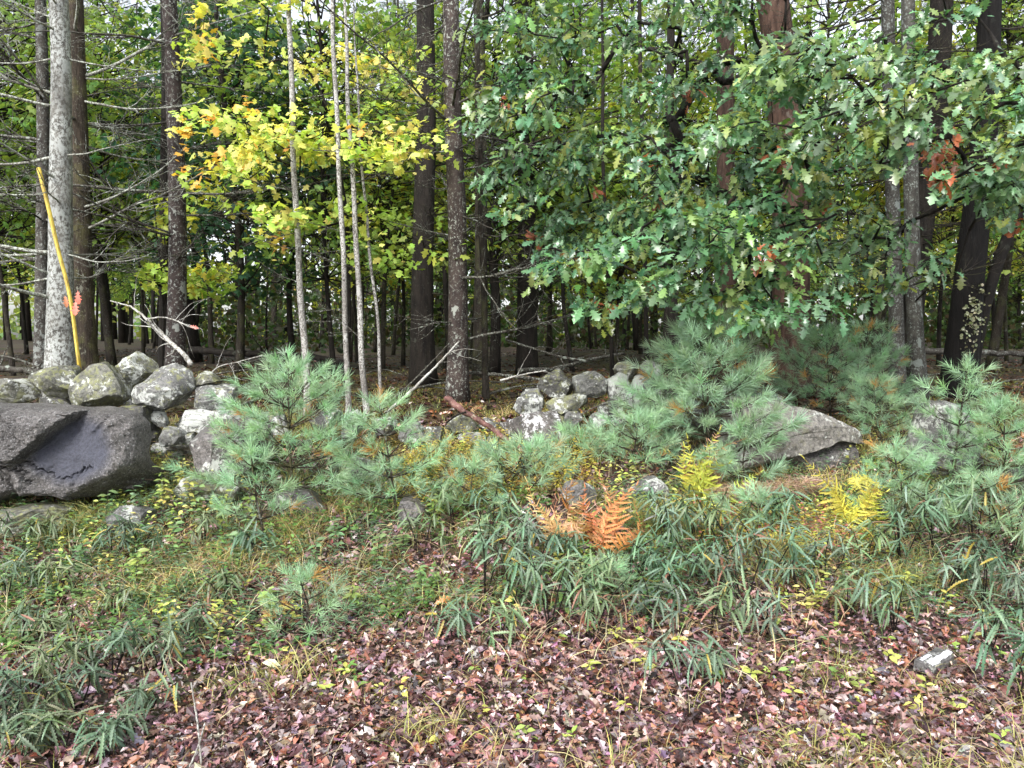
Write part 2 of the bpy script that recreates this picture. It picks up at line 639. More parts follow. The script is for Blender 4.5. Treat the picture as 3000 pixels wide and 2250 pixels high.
# ================================================================== ROCKS
def rock_verts(outline_px, Y, depth, seed, rough=.06, cuts=7, power=2.6, lift=0.0, sub=44, rings=22):
    """a stone whose silhouette follows a traced outline, with real thickness: closed superellipse body, knocked
    flat by random planes and roughened"""
    rng = R_(seed)
    pts = np.array([P(x, y, Y) for x, y in outline_px])
    ox = np.append(pts[:, 0], pts[0, 0])
    oz = np.append(pts[:, 2], pts[0, 2])
    seg = np.hypot(np.diff(ox), np.diff(oz))
    s = np.concatenate([[0], np.cumsum(seg)])
    t = np.linspace(0, s[-1], sub, endpoint=False)
    bx, bz = np.interp(t, s, ox), np.interp(t, s, oz)
    for _ in range(1):
        bx = (np.roll(bx, 1) + 2 * bx + np.roll(bx, -1)) / 4
        bz = (np.roll(bz, 1) + 2 * bz + np.roll(bz, -1)) / 4
    cx, cz = (bx.min() + bx.max()) / 2, (bz.min() + bz.max()) / 2
    a = np.linspace(-math.pi / 2, math.pi / 2, rings)
    ct, st = np.cos(a), np.sin(a)
    e = 2.0 / power
    sc = np.abs(ct) ** e
    dy = np.sign(st) * np.abs(st) ** e * depth / 2
    V = np.stack([cx + (bx - cx)[None] * sc[:, None], np.broadcast_to(dy[:, None], (rings, sub)), cz + (bz - cz)[None] * sc[:, None]], -1)
    c = np.array([cx, 0, cz])
    V = V.reshape(-1, 3) - c
    size = max(bx.max() - bx.min(), bz.max() - bz.min()) / 2
    for k in range(cuts):
        n = norm(rng.normal(0, 1, 3) * np.array([.7, 1, .8]) + np.array([0, -.5, .2]))
        ext = (V @ n).max()
        lim = ext * rng.uniform(.58, .86)
        d = V @ n - lim
        V = V - np.clip(d, 0, None)[:, None] * n
    for ax_, full in ((0, bx.max() - bx.min()), (2, bz.max() - bz.min())):
        V[:, ax_] *= full / (V[:, ax_].max() - V[:, ax_].min())
        V[:, ax_] += -full / 2 - V[:, ax_].min()
    off = rng.uniform(0, 50, 3)
    disp = np.array([mnoise.fractal(Vector((p / size * 1.6 + off).tolist()), .9, 2.1, 5) for p in V])
    d2 = np.array([mnoise.fractal(Vector((p / size * 5 + off).tolist()), .7, 2.1, 4) for p in V])
    V = V + norm(V) * ((disp + .5 * d2) * rough * size * 1.6)[:, None]
    i = np.arange(rings - 1)[:, None] * sub
    j = np.arange(sub)[None]
    j2 = (j + 1) % sub
    Q = np.stack([i + j, i + sub + j, i + sub + j2, i + j2], -1).reshape(-1, 4)
    loc = np.array([cx, Y, cz])
    return V, Q, loc


def rock(name, outline, Y, depth, mat, seed, parent=None, **kw):
    V, Q, loc = rock_verts(outline, Y, depth, seed, **kw)
    me = Acc().add(V, Q).mesh(name, mat, True, 26)
    if parent is not None:
        loc = loc - np.array(parent.location)
    return obj(name, me, parent, loc)


def ell(x0, y0, x1, y1, sq=.25, n=12, seed=0):
    """irregular rounded outline inside a pixel box"""
    rng = R_(seed * 7 + 3)
    cx, cy, w, h = (x0 + x1) / 2, (y0 + y1) / 2, (x1 - x0) / 2, (y1 - y0) / 2
    out = []
    for k in range(n):
        t = 2 * math.pi * k / n
        c, s_ = math.cos(t), math.sin(t)
        p = 2 / (2 + sq * 8)
        r = rng.uniform(.9, 1.06)
        out.append((cx + w * r * math.copysign(abs(c) ** p, c), cy + h * r * math.copysign(abs(s_) ** p, s_)))
    return out


wall = thing('stone_wall', 'low tumbled dry stone wall with mossy lichened stones along the edge of the woods', 'stone wall', on(-1.5, 6.6))
WALL = [
    # left run: (outline or box, distance, depth, material)
    ([(-60, 1150), (-20, 1122), (30, 1111), (70, 1122), (105, 1152), (112, 1175), (60, 1192), (-40, 1200)], 6.3, .45, 0),
    ([(112, 1150), (130, 1105), (170, 1085), (218, 1072), (240, 1090), (243, 1120), (228, 1158), (190, 1168), (140, 1162), (118, 1158)], 6.35, .4, 0),
    ([(216, 1175), (228, 1140), (250, 1100), (280, 1072), (310, 1062), (335, 1078), (350, 1110), (366, 1160), (362, 1188), (310, 1196), (240, 1194)], 6.2, .42, 0),
    ([(330, 1060), (360, 1045), (402, 1028), (425, 1045), (453, 1080), (440, 1105), (405, 1122), (396, 1158), (372, 1150), (345, 1118), (332, 1085)], 6.4, .4, 0),
    ([(393, 1185), (402, 1150), (430, 1100), (455, 1078), (510, 1068), (540, 1085), (553, 1140), (552, 1170), (520, 1200), (480, 1206), (430, 1195), (398, 1192)], 6.2, .45, 1),
    ([(556, 1122), (575, 1100), (590, 1090), (630, 1090), (644, 1115), (632, 1120), (600, 1126), (570, 1130)], 6.35, .28, 0),
    ([(560, 1155), (572, 1135), (610, 1127), (660, 1127), (685, 1130), (684, 1190), (655, 1199), (610, 1196), (580, 1190), (568, 1168)], 6.3, .36, 1),
    ([(429, 1213), (442, 1201), (470, 1201), (488, 1220), (489, 1250), (470, 1250), (447, 1235)], 6.25, .25, 2),
    ([(492, 1245), (497, 1215), (530, 1205), (600, 1203), (690, 1200), (740, 1215), (745, 1250), (690, 1262), (600, 1262), (540, 1258)], 6.25, .4, 2),
    ([(467, 1285), (475, 1262), (500, 1250), (530, 1258), (538, 1280), (530, 1300), (490, 1305)], 6.1, .28, 2),
    ([(536, 1290), (548, 1268), (566, 1272), (570, 1300), (545, 1310)], 6.15, .2, 2),
    ([(335, 1225), (345, 1195), (395, 1188), (428, 1210), (436, 1262), (400, 1290), (350, 1270)], 6.15, .4, 3),
    ([(98, 1190), (105, 1165), (150, 1162), (208, 1178), (205, 1200), (120, 1205)], 6.2, .3, 3),
    ([(366, 1180), (378, 1165), (395, 1172), (392, 1196), (370, 1196)], 6.3, .2, 1),
    ([(425, 1268), (440, 1240), (470, 1252), (472, 1300), (430, 1310)], 6.3, .25, 3),
    ([(438, 1320), (450, 1296), (520, 1300), (565, 1310), (560, 1345), (450, 1350)], 6.25, .3, 2),
    # middle run, low and half buried
    (ell(906, 1196, 1000, 1266, .1, seed=1), 6.4, .35, 3), (ell(1006, 1202, 1068, 1284, .2, seed=2), 6.3, .3, 1),
    (ell(760, 1205, 850, 1270, .2, seed=3), 6.4, .3, 1), (ell(1090, 1225, 1160, 1280, .1, seed=4), 6.4, .3, 3),
    (ell(1168, 1236, 1250, 1292, .3, seed=5), 6.4, .3, 1), (ell(1240, 1250, 1300, 1300, .1, seed=6), 6.4, .28, 3),
    ([(1304, 1252), (1325, 1228), (1358, 1206), (1385, 1215), (1395, 1250), (1380, 1268), (1330, 1272)], 6.4, .35, 0),
    (ell(1425, 1276, 1462, 1302, .1, seed=8), 6.2, .15, 2), (ell(1340, 1268, 1425, 1305, .1, seed=9), 6.3, .25, 1), (ell(1400, 1225, 1460, 1262, .1, seed=10), 6.5, .25, 1),
    # right run
    ([(1504, 1190), (1512, 1165), (1540, 1140), (1575, 1140), (1592, 1165), (1594, 1195), (1575, 1214), (1530, 1212)], 6.5, .34, 1),
    ([(1573, 1140), (1590, 1115), (1600, 1090), (1622, 1080), (1645, 1092), (1665, 1118), (1680, 1135), (1665, 1160), (1635, 1168), (1600, 1155)], 6.6, .36, 3),
    ([(1683, 1125), (1690, 1100), (1720, 1088), (1765, 1090), (1776, 1120), (1775, 1155), (1750, 1166), (1718, 1164), (1690, 1145)], 6.6, .38, 1),
    ([(1772, 1120), (1785, 1104), (1825, 1093), (1842, 1105), (1840, 1145), (1822, 1176), (1800, 1174), (1780, 1155)], 6.55, .32, 2),
    ([(1838, 1160), (1845, 1125), (1868, 1105), (1890, 1108), (1912, 1135), (1914, 1165), (1900, 1195), (1870, 1203), (1843, 1195)], 6.5, .36, 2),
    ([(1798, 1095), (1815, 1070), (1845, 1060), (1870, 1068), (1873, 1095), (1850, 1112), (1815, 1110)], 6.8, .34, 0),
    ([(1873, 1095), (1882, 1066), (1900, 1056), (1930, 1072), (1934, 1110), (1910, 1128), (1885, 1118)], 6.75, .32, 1),
    ([(1600, 1180), (1640, 1160), (1675, 1152), (1715, 1165), (1722, 1185), (1690, 1200), (1640, 1210), (1610, 1200)], 6.45, .4, 0),
    (ell(1756, 1168, 1820, 1224, .1, seed=12), 6.45, .3, 3), (ell(1651, 1200, 1703, 1250, .1, seed=13), 6.4, .3, 1), (ell(1608, 1206, 1652, 1244, .1, seed=14), 6.4, .25, 0),
    (ell(1730, 1208, 1786, 1250, .1, seed=15), 6.35, .28, 2), (ell(1788, 1212, 1840, 1246, .1, seed=16), 6.4, .28, 3), (ell(1915, 1110, 1990, 1180, .2, seed=17), 6.7, .34, 3),
    (ell(1910, 1175, 2000, 1260, .2, seed=18), 6.5, .36, 1), (ell(2000, 1120, 2085, 1190, .2, seed=19), 6.8, .34, 1), (ell(2010, 1190, 2100, 1270, .1, seed=20), 6.6, .36, 3),
    (ell(2110, 1130, 2175, 1190, .2, seed=21), 6.7, .34, 2), (ell(2100, 1190, 2200, 1270, .1, seed=22), 6.6, .36, 1), (ell(2190, 1140, 2290, 1230, .1, seed=23), 6.9, .4, 3),
]
for k, (ol, Y, dep, mi) in enumerate(WALL):
    mx, my_ = sum(p[0] for p in ol) / len(ol), sum(p[1] for p in ol) / len(ol)
    rock('stone', [(mx + (x - mx) * 1.06, my_ + (y - my_) * 1.06) for x, y in ol], Y, dep * 1.25, RK_WALL[mi], 100 + k, wall, rough=.05, cuts=18, power=3.8, sub=52, rings=28)


# the big boulder at the left with its smooth basin: front sculpted as a relief on a closed body
def big_boulder():
    ol = [(-260, 1270), (-200, 1200), (-60, 1180), (0, 1184), (90, 1185), (200, 1190), (300, 1200), (395, 1210), (424, 1240), (432, 1320), (434, 1400),
          (405, 1440), (300, 1462), (180, 1440), (80, 1440), (20, 1470), (-100, 1500), (-240, 1480), (-290, 1380)]
    Y = 5.35
    pts = np.array([P(x, y, Y) for x, y in ol])
    n = 240
    ox, oz = np.append(pts[:, 0], pts[0, 0]), np.append(pts[:, 2], pts[0, 2])
    s = np.concatenate([[0], np.cumsum(np.hypot(np.diff(ox), np.diff(oz)))])
    t = np.linspace(0, s[-1], n, endpoint=False)
    bx, bz = np.interp(t, s, ox), np.interp(t, s, oz)
    bx = (np.roll(bx, 1) + 2 * bx + np.roll(bx, -1)) / 4
    bz = (np.roll(bz, 1) + 2 * bz + np.roll(bz, -1)) / 4
    c = P(150, 1320, Y)
    rings = 150
    V = []
    # front: from the rim (k=0) to the centre, then back half as a rounded body
    q = 1 - np.linspace(0, 1, rings) ** 1.4
    for r in q:
        V.append(np.stack([c[0] + (bx - c[0]) * r, np.full(n, 0.0) - (1 - r ** 9) ** .42 * .34, c[2] + (bz - c[2]) * r], -1))
    front = np.array(V).reshape(-1, 3)
    back = []
    for a in np.linspace(0.12, math.pi / 2, 14):
        r = math.cos(a) ** 1.1
        back.append(np.stack([c[0] + (bx - c[0]) * r - .26 * math.sin(a), np.full(n, math.sin(a) * .75), c[2] + (bz - c[2]) * r], -1))
    back = np.array(back).reshape(-1, 3)
    W = S(1, Y)
    # pixel coordinates of front points
    fx = 1500 + front[:, 0] / Y * F
    fz = front[:, 2]
    zpx = lambda py: P(0, py, Y)[2]
    fy = 1125 - (fz - P(0, 1125, Y)[2]) / W
    y = front[:, 1].copy()

    def line_side(x, yy, x0, y0, x1, y1):
        L = math.hypot(x1 - x0, y1 - y0)
        return ((x1 - x0) * (yy - y0) - (y1 - y0) * (x - x0)) / L, ((x - x0) * (x1 - x0) + (yy - y0) * (y1 - y0)) / L / L
    # upper slab leans back
    y += np.clip((1330 - fy) / 150, 0, 1) * .10
    # step running from the top ridge down to lower left: below/right of it the rock is recessed
    d, u = line_side(fx, fy, 268, 1190, 100, 1345)
    inside = 1 / (1 + np.exp((d + 2) / 2.2))           # 1 on the basin side
    along = np.clip((u + .35) / .5, 0, 1) * np.clip((1.08 - u) / .12, 0, 1)
    ex, ey = (fx - 245) / 125, (fy - 1310) / 98
    basin = np.exp(-(ex ** 2 + ey ** 2) ** 1.3 * .9)
    y += inside * along * .115 * np.exp(-np.clip(-d, 0, None) / 95)
    y += basin * .12 * inside
    # left lower notch: dark undercut face at the far left bottom
    d2, u2 = line_side(fx, fy, -60, 1290, 110, 1350)
    y += (1 / (1 + np.exp(-(d2 - 2) / 2.5))) * np.clip((120 - fx) / 40, 0, 1) * .09
    # lower right undercut (dark broken face)
    d3, u3 = line_side(fx, fy, 432, 1335, 290, 1405)
    y += (1 / (1 + np.exp((d3 + 2) / 2.5))) * (fx > 240) * .10 * np.clip(-d3 / 22, .3, 2.4)
    # cracks
    for pl in ([(50, 1320), (75, 1335), (130, 1345), (165, 1365), (200, 1382)], [(215, 1388), (250, 1385), (285, 1362), (312, 1355)],
               [(60, 1350), (95, 1362), (130, 1368)], [(105, 1345), (120, 1375), (140, 1400)]):
        for (x0, y0), (x1, y1) in zip(pl[:-1], pl[1:]):
            dd, uu = line_side(fx, fy, x0, y0, x1, y1)
            dd = dd + 3.0 * np.sin(uu * 9 + x0) + 1.8 * np.sin(uu * 23 + y0)
            y += np.exp(-(dd / 2.2) ** 2) * np.clip(uu * 6 + 1, 0, 1) * np.clip((1 - uu) * 6 + 1, 0, 1) * .03 * (uu > -.15) * (uu < 1.15)
    smooth_zone = basin * inside
    off = Vector((3, 7, 1))
    nz = np.array([mnoise.fractal(Vector((p * 5).tolist()) + off, .8, 2.1, 6) for p in front])
    nz2 = np.array([mnoise.fractal(Vector((p * 22).tolist()) + off, .7, 2.1, 4) for p in front])
    y += nz * (.05 * (1 - .75 * smooth_zone)) + nz2 * .009 * (1 - .8 * smooth_zone)
    rg = R_(8)
    for k in range(26):
        cx_, cy_ = rg.uniform(-60, 430), rg.choice([rg.uniform(1190, 1250), rg.uniform(1370, 1450)])
        an = rg.uniform(0, 3.14)
        ln_, wd_ = rg.uniform(25, 70), rg.uniform(8, 22)
        uu_ = ((fx - cx_) * math.cos(an) + (fy - cy_) * math.sin(an)) / ln_
        vv_ = (-(fx - cx_) * math.sin(an) + (fy - cy_) * math.cos(an)) / wd_
        y += np.clip(1 - np.maximum(abs(uu_), abs(vv_)), 0, .5) * .05 * rg.uniform(.3, 1)
    front[:, 1] = y
    nb = np.array([mnoise.fractal(Vector((p * 2.5).tolist()) + off, .8, 2.1, 4) for p in back])
    back[:, 0:3] += (norm(back - c) * (nb * .05)[:, None])
    V = np.vstack([front, back])
    V[:, 1] += Y
    loc = np.array([c[0], Y + .35, zpx(1470)])
    # front rings: orientation
    i = np.arange(rings - 1)[:, None] * n
    j = np.arange(n)[None]
    j2 = (j + 1) % n
    Q1 = np.stack([i + j, i + j2, i + n + j2, i + n + j], -1).reshape(-1, 4)
    b0 = rings * n
    Q2 = np.stack([j, b0 + j, b0 + j2, j2], -1).reshape(-1, 4)
    i = b0 + np.arange(13)[:, None] * n
    Q3 = np.stack([i + j, i + n + j, i + n + j2, i + j2], -1).reshape(-1, 4)
    Q = np.vstack([Q1, Q2, Q3])
    mk = np.concatenate([np.clip(smooth_zone * 1.15, 0, 1), np.zeros(len(back))])
    me = Acc().add(V - loc, Q, None, np.stack([mk] * 3, -1)).mesh('boulder', RK_BIG, True, 30)
    o = obj('boulder', me, None, loc)
    tag(o, 'huge dark grey boulder with a smooth bluish scooped basin, below the left wall', 'boulder')


big_boulder()


def boulder(label, ol, Y, dep, mat, seed, **kw):
    if Y < 5.3 or label.startswith('grey rock'):      # stones sunk in the bank: distance from where they meet the ground
        Y = G(sum(p[0] for p in ol) / len(ol), max(p[1] for p in ol) - 12)[1]
    cx_, cy_, my_ = sum(p[0] for p in ol) / len(ol), sum(p[1] for p in ol) / len(ol), max(p[1] for p in ol)
    gx = (cx_ - 1500) / F * Y
    gpy = 990 + (CAMZ - float(H(gx, Y))) / Y * F + 10
    if 'slab' not in label[:20] and gpy > my_:       # reach down to the ground it stands on
        ol = [(x, y if y < cy_ else y + (gpy - my_) * (y - cy_) / (my_ - cy_)) for x, y in ol]
    o = rock('boulder', ol, Y, dep, mat, seed, **kw)
    return tag(o, label, 'boulder')


boulder('squarish dark grey boulder beside the big one, half behind pine needles', [(560, 1270), (570, 1236), (640, 1232), (720, 1240), (770, 1260), (775, 1350), (740, 1385), (640, 1382), (565, 1378)],
        5.7, .7, RK_BOULDER, 11, rough=.03, cuts=12, power=5)
boulder('dark boulder splashed with white lichen at the foot of the right wall', [(1458, 1245), (1480, 1228), (1520, 1208), (1560, 1202), (1600, 1212), (1632, 1235), (1648, 1290), (1640, 1318), (1590, 1325), (1530, 1310), (1490, 1282)],
        6.1, .55, RK_DARKL, 12, rough=.04, cuts=14)
boulder('large tilted grey slab boulder tapering down to the right', [(2130, 1200), (2210, 1160), (2300, 1157), (2380, 1176), (2465, 1204), (2511, 1236), (2554, 1288), (2500, 1278), (2470, 1272), (2395, 1292), (2300, 1305), (2180, 1330), (2120, 1290)],
        5.9, .7, RK_SLAB, 13, rough=.03, cuts=9, power=3.6, sub=64)
boulder('dark rock propping up the tilted slab boulder', [(2200, 1290), (2260, 1262), (2400, 1262), (2480, 1275), (2500, 1320), (2490, 1400), (2220, 1400)], 6.05, .6, RK_BOULDER, 29)
boulder('upright purplish grey rock behind pine seedlings at the right', [(2665, 1290), (2680, 1240), (2700, 1215), (2708, 1176), (2760, 1172), (2810, 1180), (2850, 1215), (2880, 1270), (2880, 1330), (2780, 1335), (2690, 1325)],
        5.9, .6, RK_GREY, 14, rough=.035, cuts=14)
boulder('dark rock poking out at the right edge under pine branches', [(2930, 1400), (2945, 1360), (2990, 1345), (3060, 1350), (3080, 1420), (3000, 1440), (2940, 1430)], 5.2, .4, RK_BOULDER, 15, cuts=14)
boulder('flat dark stone lying under the tall left pine seedling', [(790, 1460), (815, 1440), (870, 1436), (925, 1440), (950, 1465), (930, 1500), (850, 1505), (800, 1490)], 5.0, .5, RK_BOULDER, 16, cuts=14)
boulder('small dark rock with grass hanging over it in mid bank', [(1165, 1500), (1178, 1465), (1215, 1458), (1245, 1470), (1255, 1520), (1230, 1550), (1180, 1545)], 4.85, .35, RK_BOULDER, 17, cuts=14)
boulder('bluish grey stone sunk in the bank among sweetferns', [(325, 1510), (345, 1482), (400, 1475), (440, 1495), (445, 1535), (400, 1560), (345, 1550)], 4.7, .4, RK_GREY, 18, cuts=14)
boulder('mossy mounded stone in front of the squarish boulder', [(520, 1430), (545, 1400), (600, 1386), (660, 1392), (700, 1420), (700, 1465), (620, 1480), (540, 1470)], 5.1, .5, RK_WALL[0], 19, cuts=5)
boulder('grey rock half hidden behind the middle pine seedling', [(1020, 1380), (1032, 1345), (1075, 1338), (1110, 1360), (1110, 1400), (1050, 1405)], 5.5, .3, RK_GREY, 20, cuts=14)
boulder('grey rock behind the orange fern clump', [(1830, 1440), (1850, 1405), (1920, 1400), (1960, 1425), (1950, 1470), (1860, 1475)], 5.3, .35, RK_GREY, 22, cuts=14)
boulder('grey rock inside the orange fern clump', [(1640, 1440), (1660, 1412), (1720, 1405), (1750, 1435), (1745, 1480), (1670, 1485)], 5.2, .35, RK_GREY, 23, cuts=14)
boulder('mossy stone at the left edge below the huge boulder', [(-40, 1520), (20, 1488), (140, 1478), (210, 1495), (200, 1530), (100, 1560), (-40, 1560)], 4.75, .45, RK_WALL[0], 24, cuts=5)


# grey block with the white stripe on the litter
def block():
    p = G(2735, 1965)
    Rm = Matrix.Rotation(rad(33), 4, 'Z')
    a = Acc()
    L, Wd, Hh = .19, .085, .055
    nx = 14
    V, Q = [], []
    prof = [(-.5, 0), (-.5, .75), (-.38, 1), (.05, 1), (.12, .85), (.5, .8), (.5, 0)]
    rng = R_(5)
    for i in range(nx + 1):
        x = (i / nx - .5) * L
        for (u, v) in prof:
            V.append((x + rng.normal(0, .0015), u * Wd + rng.normal(0, .0012), v * Hh + rng.normal(0, .0012)))
    m = len(prof)
    for i in range(nx):
        for j in range(m - 1):
            Q.append((i * m + j, i * m + j + 1, (i + 1) * m + j + 1, (i + 1) * m + j))
    T = [(0, k + 1, k) for k in range(1, m - 1)] + [(nx * m, nx * m + k, nx * m + k + 1) for k in range(1, m - 1)]
    a.add(np.array(V), Q, T)
    o = thing('stone_block', 'small grey block with a white stripe lying on brown leaves at lower right', 'block', p + np.array([0, 0, .02]))
    o.rotation_euler = (rad(8), rad(-6), rad(33))
    obj('body', a.mesh('block_body', RK_GREY, False), o)
    m2, nt, b, _ = mat_new('white_worn_paint')
    c = ramp(nt, noise(nt, 60, 4, .6, wpos(nt)), [(.35, (.35, .36, .38)), (.55, (.78, .80, .84))])
    nt.links.new(c, b.inputs['Base Color'])
    b.inputs['Roughness'].default_value = .35
    for (y0, y1, z, x0, x1) in ((-.036, -.008, .0585, -.09, .09), (.016, .03, .0485, -.08, .0)):
        a = Acc()
        ed = []
        for i in range(13):
            x = x0 + (x1 - x0) * i / 12
            ed += [(x, y0 + rng.normal(0, .002), z - .006), (x, y0 + rng.normal(0, .001), z), (x, y1 + rng.normal(0, .002), z), (x, y1, z - .006)]
        q = []
        for i in range(12):
            for j in range(3):
                q.append((i * 4 + j, i * 4 + 4 + j, i * 4 + 5 + j, i * 4 + 1 + j))
        a.add(np.array(ed), q)
        obj('stripe', a.mesh('stripe', m2, False), o)


block()

# ================================================================== TREES
TWIG_MESH = {}


def dead_branch_mesh(seed, L, mat, twigs=14):
    rng = R_(seed)
    a = Acc()
    pts = [np.zeros(3)]
    d = np.array([1.0, 0, rng.uniform(-.1, .15)])
    n = 16
    up = rng.uniform(.0, .03)
    for i in range(n):
        d = norm(d + np.array([0, rng.normal(0, .06), rng.normal(0, .05) + up]))
        pts.append(pts[-1] + d * L / n)
    pts = np.array(pts)
    r = np.linspace(.014, .003, n + 1) * (L / 1.6) ** .6
    a.add(*tube(pts, r, 5, rng, .08))

    def sub(p, d, l, r, lev):
        q = [p]
        dd = d
        m = 6
        for i in range(m):
            dd = norm(dd + rng.normal(0, .13, 3) + np.array([0, 0, .03]))
            q.append(q[-1] + dd * l / m)
        a.add(*tube(q, np.linspace(r, r * .35, m + 1), 3))
        if lev > 0:
            for k in range(rng.randint(2, 5)):
                i = rng.randint(1, m)
                sub(q[i], norm(dd + rng.normal(0, .6, 3)), l * rng.uniform(.3, .6), r * .55, lev - 1)
    for k in range(twigs):
        i = rng.randint(3, n)
        side = 1 if rng.rand() < .5 else -1
        dd = norm(np.array([rng.uniform(.3, 1), side * rng.uniform(.4, 1), rng.normal(.05, .25)]))
        sub(pts[i], dd, L * rng.uniform(.15, .42) * (1.2 - i / n), r[i] * .6, 1)
    return a.mesh('branch', mat, True)


DEAD = [dead_branch_mesh(40 + k, 1.2 + .25 * k, B_TWIG, 12 + k) for k in range(6)]
B_LTWIG = bark('lichened_twig', (.05, .045, .038), (.16, .15, .13), (.46, .50, .44), .45)
DEAD_L = [dead_branch_mesh(50 + k, 1.3 + .3 * k, B_LTWIG, 12 + k) for k in range(4)]
DEAD_DK = [dead_branch_mesh(60 + k, 1.4 + .3 * k, B_PINE, 12 + k) for k in range(4)]


def trunk_mesh(pts, rads, mat, seed, sides=20, flare=True, rough=.025):
    rng = R_(seed)
    pl = bez(pts, 60)
    t = np.linspace(0, 1, 60)
    rr = np.interp(t, np.linspace(0, 1, len(rads)), rads)
    pl[1:, 0] += rng.normal(0, 1, 59).cumsum() * .0 + .006 * np.sin(t[1:] * 25 + seed)
    if flare:
        rr = rr * (1 + .35 * np.exp(-t * 40))
    return tube(pl, rr, sides, rng, rough), pl, rr


def px_tree(name, label, cat, base_px, path_px, Y, wpx, mat, top=12.0, group=None, seed=0, branches=0, blen=1.0, bset=None, color=None, bz=(1.2, 6.0), taper=.35):
    """tree whose stem runs through the given pixels (bottom to top) at distance Y; stands on the ground; goes on above the frame"""
    bx, by = base_px
    b = P(bx, by, Y)
    b[2] = float(H(b[0], Y)) - .05
    pts = [b] + [P(x, y, Y) for x, y in path_px]
    pts = [p for i, p in enumerate(pts) if i == 0 or p[2] > pts[i - 1][2] + .05]
    d = pts[-1] - pts[-2]
    d = d / max(d[2], .05)
    if top > pts[-1][2] + .3:
        ztop = top
        pts.append(pts[-1] + np.array([d[0] * .5 * (ztop - pts[-1][2]), 0, ztop - pts[-1][2]]))
    pts = np.array(pts)
    w0 = S(wpx[0], Y) / 2
    w1 = S(wpx[1], Y) / 2
    zs = pts[:, 2]
    zref = P(0, wpx[2] if len(wpx) > 2 else 0, Y)[2]
    rads = np.interp(zs, [zs[0], zref, max(top, zref + .1)], [w0, w1, w1 * taper])
    root = thing(name, label, cat, pts[0], group)
    # even spacing in z
    zz = np.linspace(zs[0], zs[-1], 9)
    pp = np.stack([np.interp(zz, zs, pts[:, 0]), np.interp(zz, zs, pts[:, 1]), zz], -1)
    rr = np.interp(zz, zs, rads)
    (V, Q, T), pl, rl = trunk_mesh(pp, rr, mat, seed, sides=20 if wpx[0] > 30 else 9)
    me = Acc().add(V - pts[0], Q, T).mesh('trunk', mat, True)
    obj('trunk', me, root, color=color)
    rng = R_(seed + 900)
    bset = bset or DEAD
    for k in range(branches):
        z = rng.uniform(*bz)
        if z > zs[-1]:
            continue
        i = int(np.argmin(abs(pl[:, 2] - z)))
        o = obj('branch', bset[rng.randint(len(bset))], root, pl[i] - pts[0])
        az = rng.uniform(0, 2 * math.pi)
        o.rotation_euler = (rng.uniform(-.5, .5), rng.uniform(-.25, .2), az)
        s = rng.uniform(.5, 1.1) * blen
        o.scale = (s, s, s)
    return root, pl, rl


# --- understorey and canopy crowns (shared between trees)
def crown_broad(seed, Rr, Hh, nspray, per, cols, tpl, size, w=None, flat=.3, mat=None, spr=.5):
    rng = R_(seed)
    a = Acc()
    C, A, Nn, cl, sz = [], [], [], [], []
    ac = Acc()
    for k in range(nspray):
        u = norm(rng.normal(0, 1, 3))
        r = rng.uniform(.25, 1) ** .5
        c = u * r * np.array([Rr, Rr, Hh / 2]) + np.array([0, 0, Hh / 2])
        if c[2] < 0:
            c[2] *= -.3
        out = norm(np.array([c[0], c[1], .0]) + 1e-3)
        nd = norm(np.array([0, 0, 1.0]) + out * .25 + rng.normal(0, .18, 3))
        e1 = norm(np.cross(nd, rng.normal(0, 1, 3)))
        e2 = np.cross(nd, e1)
        m = per
        rr = spr * np.sqrt(rng.uniform(0, 1, m))
        th = rng.uniform(0, 2 * math.pi, m)
        pos = c + (e1 * (rr * np.cos(th))[:, None] + e2 * (rr * np.sin(th))[:, None]) + rng.normal(0, .05, (m, 3)) - np.array([0, 0, 1]) * (rr ** 2 * .35)[:, None]
        ax = norm(pos - c + out * .25 + rng.normal(0, .25, (m, 3)) + np.array([0, 0, -.25]))
        C.append(pos)
        A.append(ax)
        Nn.append(nd + rng.normal(0, .45, (m, 3)))
        cc = palette(rng, 1, cols, .2, w)
        cl.append(np.clip(np.repeat(cc, m, 0) * .55 + palette(rng, m, cols, .2, w) * .45, .01, .9))
        # twig
        st = np.array([0, 0, max(.1, c[2] - rng.uniform(.3, 1.2))])
        mid = (st + c) / 2 + rng.normal(0, .12, 3) - np.array([0, 0, .1])
        ac.add(*tube(bez([st, mid, c], 6), np.linspace(.016, .004, 6), 3), col=(.05, .045, .04))
        for q in range(4):
            ac.add(*tube([c, pos[q]], [.004, .002], 3), col=(.05, .045, .04))
    C, A, Nn, cl = map(np.concatenate, (C, A, Nn, cl))
    scatter(a, tpl, frames(A, Nn), C, size * rng.uniform(.7, 1.25, len(C)), cl)
    lm = a.mesh('leaves', mat or M_FAR)
    tm = ac.mesh('limbs', B_DARK)
    return lm, tm


GREENS = [(.19, .33, .09), (.14, .28, .08), (.26, .38, .09), (.34, .42, .09)]
YELL = [(.50, .52, .08), (.40, .46, .08), (.54, .50, .09), (.28, .40, .08)]
CR_G = [crown_broad(200 + k, 2.0, 5.5, 130, 22, GREENS, MAPLE_LO, .12) for k in range(3)]
CR_Y = [crown_broad(210 + k, 1.8, 4.5, 110, 20, YELL, MAPLE_LO, .12) for k in range(2)]
CR_D = [crown_broad(220 + k, 1.7, 5.0, 120, 24, [(.035, .10, .06), (.05, .13, .07), (.04, .09, .045)], MAPLE_LO, .12) for k in range(1)]


